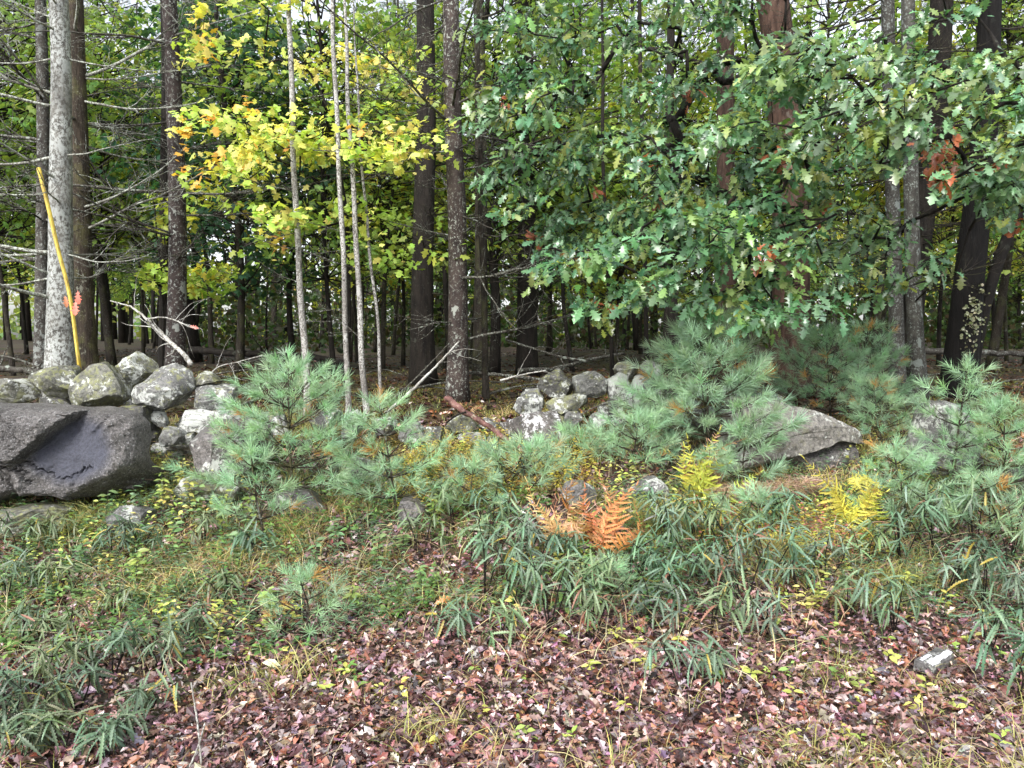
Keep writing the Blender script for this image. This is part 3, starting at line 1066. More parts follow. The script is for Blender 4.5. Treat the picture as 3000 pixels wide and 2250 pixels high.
def crown_pine(seed, Rr, Hh, nbr):
    rng = R_(seed)
    tp = tuft_tpl(rng, 12, .035, 35, 80)
    a, ac = Acc(), Acc()
    C, A = [], []
    for k in range(nbr):
        z = rng.uniform(0, Hh)
        L = Rr * (1 - z / Hh * .75) * rng.uniform(.6, 1.1)
        az = rng.uniform(0, 2 * math.pi)
        d = np.array([math.cos(az), math.sin(az), .08])
        s_ = np.array([-math.sin(az), math.cos(az), 0])
        p0 = np.array([0, 0, z])
        ac.add(*tube(bez([p0, p0 + d * L * .5 - [0, 0, .1], p0 + d * L], 6), np.linspace(.025, .006, 6), 4), col=(.05, .04, .03))
        m = 26
        t = rng.uniform(.25, 1, m)
        w = rng.normal(0, .28, m) * L * (1.1 - t)
        pos = p0 + d * (t * L)[:, None] + s_ * w[:, None] + rng.normal(0, .07, (m, 3))
        C.append(pos)
        A.append(norm(d + s_ * np.sign(w)[:, None] * .8 + rng.normal(0, .3, (m, 3)) + [0, 0, .2]))
    C, A = np.concatenate(C), np.concatenate(A)
    cl = palette(rng, len(C), [(.06, .11, .05), (.09, .14, .06), (.05, .09, .05)], .15)
    scatter(a, tp, frames(A, rng.normal(0, 1, A.shape)), C, .16 * rng.uniform(.8, 1.3, len(C)), cl)
    return a.mesh('needles', M_NEEDLE), ac.mesh('limbs', B_DARK)


CR_P = [crown_pine(230 + k, 2.2, 7.5, 70) for k in range(2)]


def simple_trunk(seed, h, r0, r1, mat, sides=9, bend=.25):
    rng = R_(seed)
    pts = [np.array([0, 0, -.1])]
    x, y = 0, 0
    for i in range(1, 7):
        x += rng.normal(0, bend * .3)
        y += rng.normal(0, bend * .3)
        pts.append(np.array([x, y, h * i / 6]))
    pl = bez(pts, 26)
    V, Q, T = tube(pl, np.linspace(r0, r1, 26) * (1 + .4 * np.exp(-np.arange(26) / 1.5)), sides, rng, .03)
    return Acc().add(V, Q, T).mesh('trunk', mat, True), pl


TR_THIN = [simple_trunk(300 + k, 9, .035 + .008 * k, .012, [B_PINE, B_DARK, B_PINE, B_DARK][k], 7, .35) for k in range(4)]
TR_MID = [simple_trunk(310 + k, 16, .055 + .018 * k, .03, [B_PINE, B_DARK, B_PINE][k], 12, .2) for k in range(3)]


def bg_tree(x, y, kind, rng, color=(1, 1, 1), h0=None, sc=1.0, label=True, trunk=True):
    b = on(x, y)
    px = 1500 + x / y * F
    py = 990 + (CAMZ - b[2]) / y * F
    names = {'green': ('maple_tree', 'slender green-leaved maple', 'tree'), 'yellow': ('maple_tree', 'slender maple turning yellow', 'tree'),
             'dark': ('maple_tree', 'dark leaved young maple in deep shade', 'tree'), 'pine': ('pine_tree', 'tall pine with dead lower branches', 'pine'),
             'bare': ('young_tree', 'thin bare understorey stem', 'tree')}
    nm, lab, cat = names[kind]
    root = thing(nm, where_label(lab, px, py - 250, True), cat, b, {'pine': 'pines in the woods', 'bare': 'thin stems in the woods'}.get(kind, 'maples in the woods'))
    root.rotation_euler = (rng.normal(0, .02), rng.normal(0, .02), rng.uniform(0, 6.28))
    if kind == 'pine':
        tm, pl = TR_MID[rng.randint(3)]
        o = obj('trunk', tm, root)
        s = rng.uniform(.8, 1.5)
        o.scale = (s, s, 1)
        cm = CR_P[rng.randint(2)]
        z0 = (rng.uniform(6.5, 9) if y < 15 else rng.uniform(9.5, 13)) if h0 is None else h0
        if y > 15 or rng.rand() < .5:
            crown = obj('crown', cm[0], root, (pl[14][0], pl[14][1], z0))
            obj('limbs', cm[1], crown)
        for k in range(9):
            i = rng.randint(3, 14)
            q = obj('branch', (DEAD_DK if rng.rand() < .6 else DEAD)[rng.randint(4)], root, pl[i])
            q.rotation_euler = (rng.uniform(-.4, .4), rng.uniform(-.2, .25), rng.uniform(0, 6.28))
            q.scale = (1.1,) * 3
    else:
        tm, pl = TR_THIN[rng.randint(4)]
        o = obj('trunk', tm, root)
        s = rng.uniform(.8, 1.5)
        o.scale = (s, s, sc)
        if kind != 'bare':
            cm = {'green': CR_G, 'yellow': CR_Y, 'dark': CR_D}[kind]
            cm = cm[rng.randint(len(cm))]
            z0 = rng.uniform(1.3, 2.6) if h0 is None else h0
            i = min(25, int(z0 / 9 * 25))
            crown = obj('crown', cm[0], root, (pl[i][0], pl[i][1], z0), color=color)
            crown.rotation_euler = (0, 0, rng.uniform(0, 6.28))
            crown.scale = (sc, sc, sc)
            obj('limbs', cm[1], crown)
        else:
            for k in range(3):
                i = rng.randint(5, 18)
                q = obj('branch', DEAD_DK[rng.randint(4)], root, pl[i])
                q.rotation_euler = (rng.uniform(-.4, .4), rng.uniform(-.6, .0), rng.uniform(0, 6.28))
                q.scale = (.7,) * 3
    return root


# --- named foreground and middle trees
px_tree('spruce_tree', 'pale lichen-covered trunk with dead branches behind the yellow leaning pole', 'tree', (168, 1110),
        [(165, 1000), (172, 850), (182, 650), (186, 450), (178, 200), (168, 0)], 7.3, (80, 54, 350), B_LICHEN, 14, None, 1, 30, 1.15, DEAD_L, bz=(2.0, 6.2))
px_tree('spruce_tree', 'darker grey trunk just left of the pale lichen-covered one', 'tree', (118, 1090), [(120, 900), (130, 600), (125, 300), (120, 0)], 9.6,
        (40, 30), B_GREY, 15, None, 2, 26, 1.2, bz=(2.4, 8))
px_tree('spruce_tree', 'brownish grey trunk just right of the pale lichen-covered one', 'tree', (255, 1085), [(245, 900), (232, 600), (226, 300), (220, 0)], 8.8,
        (64, 46), B_PINE, 15, None, 3, 28, 1.3, DEAD_L, bz=(2.2, 7), color=(1.7, 1.6, 1.5))
px_tree('spruce_tree', 'lichen-blotched dark trunk right of the left stone pile', 'tree', (512, 1070), [(512, 950), (520, 700), (515, 450), (508, 200), (495, 0)], 9.0,
        (56, 40), B_SPOT, 15, None, 4, 24, 1.15, bz=(2.4, 7))
px_tree('young_tree', 'thin dark mossy stem pressed beside the lichen-blotched trunk', 'tree', (478, 1050), [(480, 800), (484, 500), (486, 200), (484, 0)], 10.5,
        (30, 24), B_DARK, 12, None, 5, 8, .8, bz=(2.4, 6))
SAP = 'white speckled saplings behind the wall'
px_tree('sapling', 'white speckled sapling behind the tall left pine seedling', 'sapling', (900, 1165), [(892, 1000), (880, 850), (870, 700), (862, 500), (855, 300), (848, 60)], 7.6,
        (21, 14), B_BIRCH, 6.5, SAP, 6, 7, .45, bz=(1.5, 4.5))
px_tree('sapling', 'thin white speckled sapling second from the left', 'sapling', (1020, 1205), [(1018, 1100), (1010, 900), (1003, 700), (995, 500), (983, 300), (975, 60)], 7.4,
        (17, 12), B_BIRCH, 6.2, SAP, 7, 6, .45, bz=(1.5, 4.5))
px_tree('sapling', 'forked white and black speckled sapling, third from the left', 'sapling', (1075, 1190), [(1060, 1040), (1050, 850), (1042, 650), (1030, 480), (1020, 300)], 7.5,
        (19, 11), B_BIRCH, 5.6, SAP, 8, 5, .45, bz=(1.5, 4.3))
px_tree('sapling', 'thinnest grey sapling, last of the four to the right', 'sapling', (1117, 1168), [(1110, 1000), (1100, 870), (1085, 760), (1070, 600), (1055, 420)], 7.7,
        (10, 7), B_BIRCH, 5.2, SAP, 9, 4, .4, bz=(1.5, 4))
px_tree('pine_tree', 'thick dark ridged trunk behind the saplings', 'tree', (1240, 1085), [(1238, 950), (1235, 800), (1243, 600), (1250, 400), (1248, 150), (1245, 0)], 11,
        (70, 50), B_DARK, 17, None, 10, 16, 1.1, DEAD_DK, bz=(2, 8), color=(1.3, 1.3, 1.3))
px_tree('spruce_tree', 'grey lichened trunk in the middle with bare twigs', 'tree', (1342, 1175), [(1342, 1000), (1342, 800), (1335, 600), (1330, 400), (1325, 200), (1320, 0)], 8.2,
        (60, 46), B_SPOT, 14, None, 11, 26, 1.0, bz=(1.4, 5.8), color=(1.15, 1.15, 1.1))
RED = px_tree('oak_tree', 'wide reddish-brown ridged trunk behind the oak leaves', 'tree', (2310, 1060), [(2308, 900), (2318, 700), (2320, 500), (2300, 300), (2262, 100), (2250, 0)], 9.2,
              (112, 84), B_BROWN, 15, None, 12, 5, 1.0, DEAD_DK, bz=(2.5, 6))
px_tree('pine_tree', 'dark brown trunk left of the wide reddish one', 'tree', (2130, 1050), [(2130, 800), (2128, 500), (2122, 0)], 10.5,
        (56, 48), B_BROWN, 16, None, 13, 10, 1.0, DEAD_DK, bz=(2.4, 8), color=(.7, .7, .7))
px_tree('pine_tree', 'pale grey trunk, left one of the close pair at the right', 'tree', (2632, 1060), [(2628, 900), (2620, 700), (2612, 500), (2605, 300), (2600, 0)], 9.5,
        (42, 36), B_GREY, 15, None, 14, 20, 1.0, DEAD_DK, bz=(2.0, 6), color=(.95, 1.0, 1.0))
px_tree('pine_tree', 'grey trunk with yellowish lichen, right one of the close pair', 'tree', (2692, 1150), [(2688, 1000), (2680, 850), (2672, 700), (2665, 450), (2660, 0)], 8.4,
        (46, 36), B_GREY, 14, None, 15, 18, 1.0, DEAD_DK, bz=(1.8, 5.5), color=(.85, .9, .88))
px_tree('pine_tree', 'black trunk between and behind the pale close pair', 'tree', (2655, 1055), [(2665, 900), (2690, 750), (2715, 600), (2735, 440), (2750, 200), (2760, 0)], 10,
        (60, 62), B_DARK, 15, None, 16, 14, 1.0, DEAD_DK, bz=(2.2, 7))
px_tree('oak_tree', 'leaning black trunk with a patch of pale lichen at the right', 'tree', (2808, 1090), [(2815, 1000), (2832, 850), (2860, 650), (2880, 500), (2895, 250), (2900, 0)], 8.6,
        (92, 56), B_DARK, 13, None, 17, 14, 1.0, DEAD_DK, bz=(1.8, 6), color=(.25, .25, .27))
px_tree('young_tree', 'thin black stem leaning right beside the lichen-patched black trunk', 'tree', (2838, 1080), [(2865, 980), (2895, 860), (2935, 740), (2990, 600), (3060, 420)], 8.6,
        (34, 26), B_DARK, 8, None, 18, 5, .8, DEAD_DK, bz=(2, 5), color=(.5, .5, .5))
px_tree('young_tree', 'thin dark straight stem crossing the oak leaves in the middle right', 'tree', (1895, 1040), [(1890, 700), (1886, 450), (1878, 300), (1872, 0)], 9.5,
        (14, 11), B_DARK, 9, None, 19, 6, .6, DEAD_DK, bz=(2, 6))
px_tree('young_tree', 'thin dark stem above the right end of the stone wall', 'tree', (1792, 1100), [(1790, 900), (1775, 700), (1768, 500), (1765, 200)], 8.8,
        (13, 9), B_DARK, 8, None, 20, 6, .6, DEAD_DK, bz=(2, 5))
px_tree('young_tree', 'dark mossy stem just right of the middle lichened trunk', 'tree', (1422, 1165), [(1422, 1000), (1416, 850), (1410, 650)], 8.6,
        (20, 12), B_PINE, 7, None, 21, 8, .6, DEAD_DK, bz=(1.5, 5))
px_tree('pine_tree', 'thick dark trunk left of centre, deep behind the wall', 'tree', (1545, 1050), [(1545, 900), (1542, 600), (1540, 300)], 13.5,
        (58, 46), B_DARK, 17, None, 22, 10, 1.2, DEAD_DK, bz=(2, 8), color=(.8, .8, .8))

# lichen patch on the black leaning trunk
o = None
rng = R_(77)
acc = Acc()
tpl = strip_leaf([(0, .1), (.4, .4), (.8, .3), (1, .02)], .4, -.3)
n = 170
pp = np.array([P(2830 + rng.normal(0, 16) - (py_ - 930) * .12, py_, 8.6) for py_ in rng.normal(940, 50, n)])
ax = norm(np.stack([rng.normal(0, 1, n), rng.normal(-.3, .3, n), rng.normal(0, 1, n)], -1))
pp[:, 1] -= .165 - rng.uniform(0, .02, n)
scatter(acc, tpl, frames(ax, np.tile([0.0, -1, 0], (n, 1)) + rng.normal(0, .4, (n, 3))), pp, rng.uniform(.02, .045, n), palette(rng, n, [(.24, .26, .16), (.34, .36, .25)], .15))
for q in bpy.data.objects:
    if q.get('label', '').startswith('leaning black trunk'):
        par = q
me = acc.mesh('lichen', M_HERB)
me.transform(Matrix.Translation(-Vector(par.location)))
obj('lichen', me, par, kind='stuff')

# --- woods behind
rng = R_(4242)
placed = []


def free(x, y, d):
    for (a, b) in placed:
        if (a - x) ** 2 + (b - y) ** 2 < d * d:
            return False
    placed.append((x, y))
    return True


def px_bg(px, Y, kind, **kw):
    x = (px - 1500) / F * Y
    placed.append((x, Y))
    bg_tree(x, Y, kind, rng, **kw)


# left: green to yellow mass; centre: yellow green; dark maple behind the lichen-blotched trunk; right: yellow behind the pines
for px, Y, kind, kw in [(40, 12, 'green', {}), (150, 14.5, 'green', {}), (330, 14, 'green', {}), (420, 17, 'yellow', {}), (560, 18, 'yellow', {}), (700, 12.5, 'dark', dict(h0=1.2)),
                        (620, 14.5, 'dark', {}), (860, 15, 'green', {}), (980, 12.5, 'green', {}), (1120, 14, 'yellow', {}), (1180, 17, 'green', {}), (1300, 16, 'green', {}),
                        (1450, 13, 'green', {}), (1560, 17, 'green', {}), (1680, 14, 'green', {}), (1800, 16, 'yellow', {}), (1950, 14, 'green', {}), (2080, 17, 'green', {}),
                        (2200, 15, 'yellow', {}), (2450, 13.5, 'green', {}), (2560, 16, 'yellow', {}), (2750, 15, 'yellow', {}), (2900, 13, 'green', {}), (3000, 16, 'yellow', {}),
                        (250, 20, 'green', {}), (80, 21, 'green', {}), (-60, 16, 'green', {}), (3100, 13, 'green', {})]:
    px_bg(px, Y, kind, **kw)
cnt = 0
for it in range(4000):
    Y = rng.uniform(11, 42)
    px = rng.uniform(-700, 3700)
    x = (px - 1500) / F * Y
    if not free(x, Y, 1.25):
        continue
    r = rng.rand()
    kind = 'pine' if r < .38 else 'green' if r < .60 else 'yellow' if r < .72 else 'dark' if r < .80 else 'bare'
    if px < 560 and Y < 30 and kind == 'bare':
        kind = 'pine'
    bg_tree(x, Y, kind, rng)
    cnt += 1
    if cnt > 128:
        break


# --- distant woods: one mass beyond the last single trees
def far_woods():
    rng = R_(99)
    n = 26000
    px = rng.uniform(-1500, 4500, n)
    Y = rng.uniform(44, 62, n)
    x = (px - 1500) / F * Y
    z = 1.3 + 20 * rng.uniform(0, 1, n) ** .85
    # clearing low down at the left
    keep = ~((px < 520) & (z < 4.3 + 1.0 * np.sin(px * .03)))
    prob = 1 - np.clip((z - 7) / 8, 0, .86)
    keep &= rng.rand(n) < prob * np.where((px < 1000) & (z > 8), .45, 1)
    nzv = np.sin(px * .021) * np.cos(z * .9 + px * .004)
    keep &= (nzv > -.55) | (z < 6)
    C = np.stack([x, Y, z], -1)[keep]
    m = len(C)
    A = norm(rng.normal(0, 1, (m, 3)))
    a = Acc()
    cl = palette(rng, m, [(.14, .24, .06), (.24, .32, .06), (.10, .18, .07), (.40, .40, .07), (.28, .36, .07)], .2)
    scatter(a, MAPLE_LO, frames(A, rng.normal(0, 1, (m, 3))), C, rng.uniform(.45, .95, m), cl)
    o = obj('far_woods', a.mesh('far_woods', M_FAR), kind='stuff')
    tag(o, 'dense distant woodland foliage closing the view behind the trees', 'woods')
    # distant trunks
    a = Acc()
    for k in range(170):
        Y = rng.uniform(40, 60)
        x = (rng.uniform(-500, 3500) - 1500) / F * Y
        b = on(x, Y)
        h = rng.uniform(9, 16)
        a.add(*tube([b, b + [rng.normal(0, .2), 0, h / 2], b + [rng.normal(0, .5), 0, h]], [rng.uniform(.1, .28), .1, .05], 6))
    o = obj('far_trunks', a.mesh('far_trunks', B_DARK, True), kind='stuff')
    tag(o, 'distant dark tree trunks standing deep in the woods', 'woods')
    # low brush
    a = Acc()
    n = 30000
    px = rng.uniform(520, 4500, n)
    Y = rng.uniform(26, 47, n)
    x = (px - 1500) / F * Y
    z = H(x, Y) + 3.2 * rng.uniform(0, 1, n) ** 1.3
    A = norm(rng.normal(0, 1, (n, 3)))
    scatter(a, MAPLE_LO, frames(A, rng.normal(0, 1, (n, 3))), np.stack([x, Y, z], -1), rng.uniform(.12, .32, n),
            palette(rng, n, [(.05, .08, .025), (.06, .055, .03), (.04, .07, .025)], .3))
    n = 4200
    px = rng.uniform(-1300, 620, n)
    Y = rng.uniform(52, 66, n)
    x = (px - 1500) / F * Y
    z = H(x, Y) + 4.5 * rng.uniform(0, 1, n) ** 1.2
    A = norm(rng.normal(0, 1, (n, 3)))
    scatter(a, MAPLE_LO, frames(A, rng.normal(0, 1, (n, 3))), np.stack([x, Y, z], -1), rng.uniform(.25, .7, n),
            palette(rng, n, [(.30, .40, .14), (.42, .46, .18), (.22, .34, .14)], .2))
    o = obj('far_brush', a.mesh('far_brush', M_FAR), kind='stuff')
    tag(o, 'low dark brush on the floor deep in the woods', 'brush')


far_woods()


# ================================================================== NEAR LEAFY TREES: skeleton grown towards leaf clusters
def inside(poly, x, y):
    c = False
    n = len(poly)
    for i in range(n):
        x0, y0 = poly[i]
        x1, y1 = poly[(i + 1) % n]
        if (y0 > y) != (y1 > y) and x < (x1 - x0) * (y - y0) / (y1 - y0) + x0:
            c = not c
    return c


def sample_poly(rng, poly, n, Y0, Y1, layers=None):
    xs = [p[0] for p in poly]
    ys = [p[1] for p in poly]
    out = []
    while len(out) < n:
        x, y = rng.uniform(min(xs), max(xs)), rng.uniform(min(ys), max(ys))
        if inside(poly, x, y):
            out.append(P(x, y, rng.uniform(Y0, Y1)))
    return np.array(out)


def sprays(rng, poly, n, Y0, Y1, m=9, out=(-.55, -.75), ln=.42, wd=.26, droop=.45):
    """leaf-cluster spots arranged in drooping, nearly level sprays"""
    pts = []
    for c in sample_poly(rng, poly, n, Y0, Y1):
        a0 = math.atan2(out[1], out[0]) + rng.normal(0, .55)
        d = np.array([math.cos(a0), math.sin(a0), 0])
        s_ = np.array([-d[1], d[0], 0])
        k = rng.uniform(.7, 1.25)
        for q in range(int(m * rng.uniform(.6, 1.4))):
            u = rng.uniform(-.8, .6)
            v = rng.normal(0, .5) * (1 - max(0, u))
            pts.append(c + (d * u * ln + s_ * v * wd) * k + np.array([0, 0, -droop * ln * (u + .35 * u * u) - .12 * abs(v) * wd + rng.normal(0, .022)]))
    return np.array(pts)


def grow(roots, tips, step=.22, rng=None, sag=.03):
    nodes = [np.array(r) for r in roots]
    par = [-1] * len(nodes)
    w = [0.0] * len(nodes)
    r0 = np.mean(roots, 0)
    order = np.argsort([min(np.linalg.norm(t - r) for r in roots) for t in tips])
    tipn = []
    for k in order:
        t = tips[k]
        A = np.array(nodes)
        dd = np.linalg.norm(A - t, axis=1)
        i = int(np.argmin(dd))
        n = max(1, int(dd[i] / step))
        p0 = nodes[i]
        prev = i
        for s in range(1, n + 1):
            u = s / n
            q = p0 + (t - p0) * u
            if s < n:
                q = q + rng.normal(0, .025, 3) + np.array([0, 0, sag * math.sin(math.pi * u)])
            nodes.append(q)
            par.append(prev)
            w.append(0)
            prev = len(nodes) - 1
        tipn.append((k, prev))
        j = prev
        while j >= 0:
            w[j] += 1
            j = par[j]
    return np.array(nodes), par, np.array(w), tipn


def leafy(root, roots, tips, mat_bark, leafmesh, leafmat, size, cols, wts=None, per=(6, 9), aim=(-.1, -1, -.25), kind='oak', seed=1, r_unit=.0022, color_fn=None, nparts=300,
          spread=1.0, nrm=(0, -.35, 1.0)):
    rng = R_(seed)
    loc = np.array(root.location)
    nodes, par, w, tipn = grow(roots, tips, .2, rng)
    top = list(range(len(nodes)))
    accs = {}
    for i in range(len(nodes)):
        if par[i] >= 0:
            top[i] = top[par[i]]
            if w[i] > 0:
                ra = r_unit * w[par[i]] ** .5 if par[par[i]] >= 0 else r_unit * w[i] ** .5 * 1.1
                rb = r_unit * w[i] ** .5
                ra = min(ra, .045)
                rb = min(rb, .045)
                accs.setdefault(top[i], Acc()).add(*tube([nodes[par[i]] - loc, nodes[i] - loc], [ra, rb], 5 if w[i] > 3 else 3))
    for a in accs.values():
        obj('limb', a.mesh('limb', mat_bark, True), root)
    Ps, As, Ns, Cs, Sz, Tp = [], [], [], [], [], []
    for k, j in tipn:
        t = nodes[j]
        d = norm(t - nodes[par[j]])
        m = rng.randint(*per)
        main = norm(d * .5 + np.array(aim) + rng.normal(0, .35, 3))
        cc = palette(rng, 1, cols, .18, wts)[0]
        if color_fn is not None:
            cc = color_fn(t, cc, rng)
        for q in range(m):
            ax = norm(main + rng.normal(0, .62 * spread, 3) + np.array([0, 0, -.12]))
            Ps.append(t + rng.normal(0, .035 * spread, 3) - main * rng.uniform(-.02, .10))
            As.append(ax)
            Ns.append(norm(np.array(nrm) + rng.normal(0, .38, 3)))
            Cs.append(np.clip(cc * (1 + rng.normal(0, .16)) * (1 + rng.normal(0, .05, 3)), .004, .9))
            Sz.append(size * rng.uniform(.5, 1.3))
            Tp.append(rng.randint(len(leafmesh)))
    Ps, As, Ns, Cs, Sz, Tp = map(np.array, (Ps, As, Ns, Cs, Sz, Tp))
    Fm = frames(As, Ns)
    # what shows largest: size over distance, in frame
    sx = Ps[:, 0] / Ps[:, 1]
    sy = (Ps[:, 2] - CAMZ) / Ps[:, 1]
    vis = (abs(sx) < .655) & (sy < .43) & (sy > -.55)
    score = Sz / Ps[:, 1] * np.abs((Fm[:, :, 2] * norm(Ps - [0, 0, CAMZ])).sum(-1)) * vis
    front = np.argsort(-score)[:nparts]
    mk = np.zeros(len(Ps), bool)
    mk[front] = True
    a = Acc()
    for ti, tp in enumerate(leafmesh):
        s = (~mk) & (Tp == ti)
        scatter(a, tp, Fm[s], Ps[s] - loc, Sz[s], Cs[s])
    obj('leaves', a.mesh('leaves', leafmat, True), root, kind='stuff')
    meshes = [Acc().add(*tp).mesh('leaf', leafmat, True) for tp in leafmesh]
    for i in front:
        o = bpy.data.objects.new('leaf', meshes[Tp[i]])
        COL.objects.link(o)
        o.parent = root
        M4 = Matrix(Fm[i].tolist()).to_4x4()
        o.matrix_local = Matrix.Translation(Vector((Ps[i] - loc).tolist())) @ M4 @ Matrix.Scale(float(Sz[i]), 4)
        o.color = (*Cs[i].tolist(), 1)


OAKC = [(.10, .205, .10), (.12, .235, .115), (.075, .165, .08), (.18, .28, .09)]


def oak_color(t, c, rng):
    px = 1500 + t[0] / t[1] * F
    py = 990 - (t[2] - CAMZ) / t[1] * F
    if rng.rand() < .012 or (math.hypot(px - 1530, py - 690) < 40 and rng.rand() < .9) or (math.hypot(px - 2735, py - 470) < 70 and rng.rand() < .6):
        return np.array([.33, .10, .045])
    if rng.rand() < .05:
        return np.array([.20, .24, .05])
    return c


rng = R_(11)
# oak A: limbs come forward and left from the wide reddish trunk
roots = [RED[1][i] for i in (16, 20, 24, 28, 33, 38)]
loc_r = np.array(RED[0].location)
tipsA = np.vstack([
    sprays(rng, [(1300, 440), (1420, 210), (1560, 120), (1800, 60), (2050, 200), (2060, 480), (1950, 620), (1700, 640), (1500, 600), (1340, 560)], 38, 6.2, 7.8),
    sprays(rng, [(1420, 120), (1500, -60), (2250, -60), (2150, 200), (1700, 160)], 16, 6.3, 8.2),
    sprays(rng, [(1520, 830), (1580, 760), (1900, 620), (2200, 600), (2460, 720), (2500, 810), (2420, 880), (2250, 930), (2050, 900), (1850, 860), (1700, 900), (1600, 880)], 34, 5.3, 6.3),
    sprays(rng, [(1900, 400), (2100, 330), (2300, 420), (2400, 600), (2200, 700), (1950, 650)], 14, 5.8, 7.0),
    sprays(rng, [(1550, 620), (1900, 540), (1900, 720), (1550, 720)], 9, 7.0, 8.0),
    sprays(rng, [(2160, 150), (2440, 150), (2420, 640), (2200, 640)], 13, 5.6, 7.0),
    sprays(rng, [(1400, 200), (2000, 150), (2000, 560), (1400, 540)], 8, 6.2, 7.6),
    sprays(rng, [(1600, -500), (2600, -500), (2600, -60), (1500, -60)], 6, 5.5, 8.5)])
leafy(RED[0], roots, tipsA, B_DARK, [OAK, OAK2, OAK3], M_OAK, .108, OAKC, None, (6, 10), (-.25, -.8, -.3), 'oak', 31, .0022, oak_color)
# oak B: a second oak whose trunk stands just outside the right edge, hanging over the road side
bB = on(4.9, 6.3)
oB = thing('oak_tree', 'white oak at the right edge with bright wet leaves hanging over the pine seedlings', 'tree', bB)
plB = bez([bB - [0, 0, .1], bB + [-.05, 0, 2.0], bB + [.1, .1, 4.5], bB + [0, .2, 8]], 40)
(V, Q, T), pB, _ = trunk_mesh(plB[::5], np.linspace(.17, .06, 8), B_GREY, 71)
obj('trunk', Acc().add(V - bB, Q, T).mesh('trunk', B_GREY, True), oB)
tipsB = np.vstack([
    sprays(rng, [(2080, 400), (2170, 180), (2400, 90), (2750, 20), (3100, 40), (3150, 480), (2900, 520), (2700, 470), (2500, 420), (2300, 490), (2170, 530)], 50, 4.9, 6.3, 9, (-.8, -.45)),
    sprays(rng, [(2400, 560), (2560, 560), (2650, 690), (2750, 790), (2880, 800), (2700, 850), (2550, 820), (2450, 740)], 9, 6.0, 6.8),
    sprays(rng, [(2750, 480), (3100, 480), (3100, 620), (2900, 650)], 7, 5.8, 6.8, 9, (-.8, -.4)),
    sprays(rng, [(2300, -500), (3500, -500), (3500, 40), (2600, 30)], 8, 4.9, 7.0)])
leafy(oB, [pB[i] for i in (12, 16, 20, 25, 30, 35)], tipsB, B_DARK, [OAK, OAK2, OAK3], M_OAK, .108, [(.145, .265, .14), (.165, .29, .145), (.11, .215, .11), (.25, .34, .12)], None,
      (6, 10), (-.4, -.7, -.35), 'oak', 32, .0022, oak_color)

# yellow maple behind the saplings
bM = on((1010 - 1500) / F * 8.4, 8.4)
mp = thing('maple_tree', 'bright yellow and orange maple with layered leaves above the speckled saplings', 'tree', bM)
plM = bez([bM - [0, 0, .1], bM + [.05, 0, 1.6], bM + [-.08, 0, 3.4], bM + [.05, 0, 6.2]], 40)
(V, Q, T), pM, _ = trunk_mesh(plM[::5], np.linspace(.035, .012, 8), B_DARK, 72, 9)
obj('trunk', Acc().add(V - bM, Q, T).mesh('trunk', B_DARK, True), mp)
rng = R_(12)
SPM = dict(ln=.5, wd=.42, droop=.16)
tipsM = np.vstack([
    sprays(rng, [(450, 430), (640, 310), (760, 280), (900, 310), (1100, 320), (1250, 380), (1250, 440), (1100, 480), (900, 470), (700, 530), (600, 530), (470, 460)], 27, 7.2, 8.4, 7, (-.5, -.6), **SPM),
    sprays(rng, [(500, 90), (620, 0), (900, -40), (900, 60), (760, 200), (560, 150)], 6, 7.4, 8.4, 6, **SPM),
    sprays(rng, [(700, 640), (800, 570), (950, 570), (1000, 600), (880, 690), (730, 730)], 7, 7.4, 8.2, 6, **SPM),
    sprays(rng, [(1000, 560), (1230, 560), (1230, 800), (1150, 810), (1050, 700)], 7, 7.6, 8.6, 5, **SPM),
    sprays(rng, [(820, 120), (1200, 60), (1250, 280), (900, 260)], 9, 7.6, 8.8, 5, **SPM),
    sprays(rng, [(400, -420), (1300, -420), (1300, -60), (500, -60)], 5, 7.2, 9.0, 6, **SPM)])


def maple_color(t, c, rng):
    px = 1500 + t[0] / t[1] * F
    r = rng.rand()
    if px < 740 and r < .07:
        return np.array([.70, .42, .08])
    py = 990 - (t[2] - CAMZ) / t[1] * F
    if rng.rand() < np.clip((py - 380) / 350, .12, .6):
        return np.array([.34, .50, .09]) * rng.uniform(.8, 1.2)
    if r < .02:
        return np.array([.66, .36, .10])
    return c


leafy(mp, [pM[i] for i in (14, 18, 22, 26, 30, 35)], tipsM, B_DARK, [MAPLE], M_MAPLE, .085, [(.68, .69, .17), (.58, .64, .15), (.42, .55, .13), (.72, .68, .20)], None,
      (7, 11), (-.1, -.6, -.2), 'maple', 33, .0016, maple_color, spread=1.7, nrm=(0, -.5, 1.0))

# small green-yellow maple behind the lichen-blotched trunk
bN = on((470 - 1500) / F * 9.8, 9.8)
mn = thing('maple_tree', 'small yellow-green maple behind the lichen-blotched trunk', 'tree', bN)
plN = bez([bN - [0, 0, .1], bN + [.05, 0, 1.2], bN + [-.05, 0, 2.6]], 30)
(V, Q, T), pN, _ = trunk_mesh(plN[::4], np.linspace(.02, .008, 8), B_DARK, 73, 7)
obj('trunk', Acc().add(V - bN, Q, T).mesh('trunk', B_DARK, True), mn)
tipsN = np.vstack([sample_poly(rng, [(390, 800), (480, 770), (680, 780), (680, 850), (560, 870), (420, 840)], 60, 9.4, 10.2),
                   sample_poly(rng, [(420, 560), (600, 520), (680, 600), (560, 700), (440, 660)], 40, 9.6, 10.5)])
leafy(mn, [pN[i] for i in (10, 14, 18, 22, 28)], tipsN, B_DARK, [MAPLE], M_MAPLE, .10, [(.42, .52, .09), (.52, .54, .09), (.32, .44, .08)], None, (6, 10), (-.1, -.6, -.2),
      'maple', 34, .0015, None, nparts=200, spread=1.5)

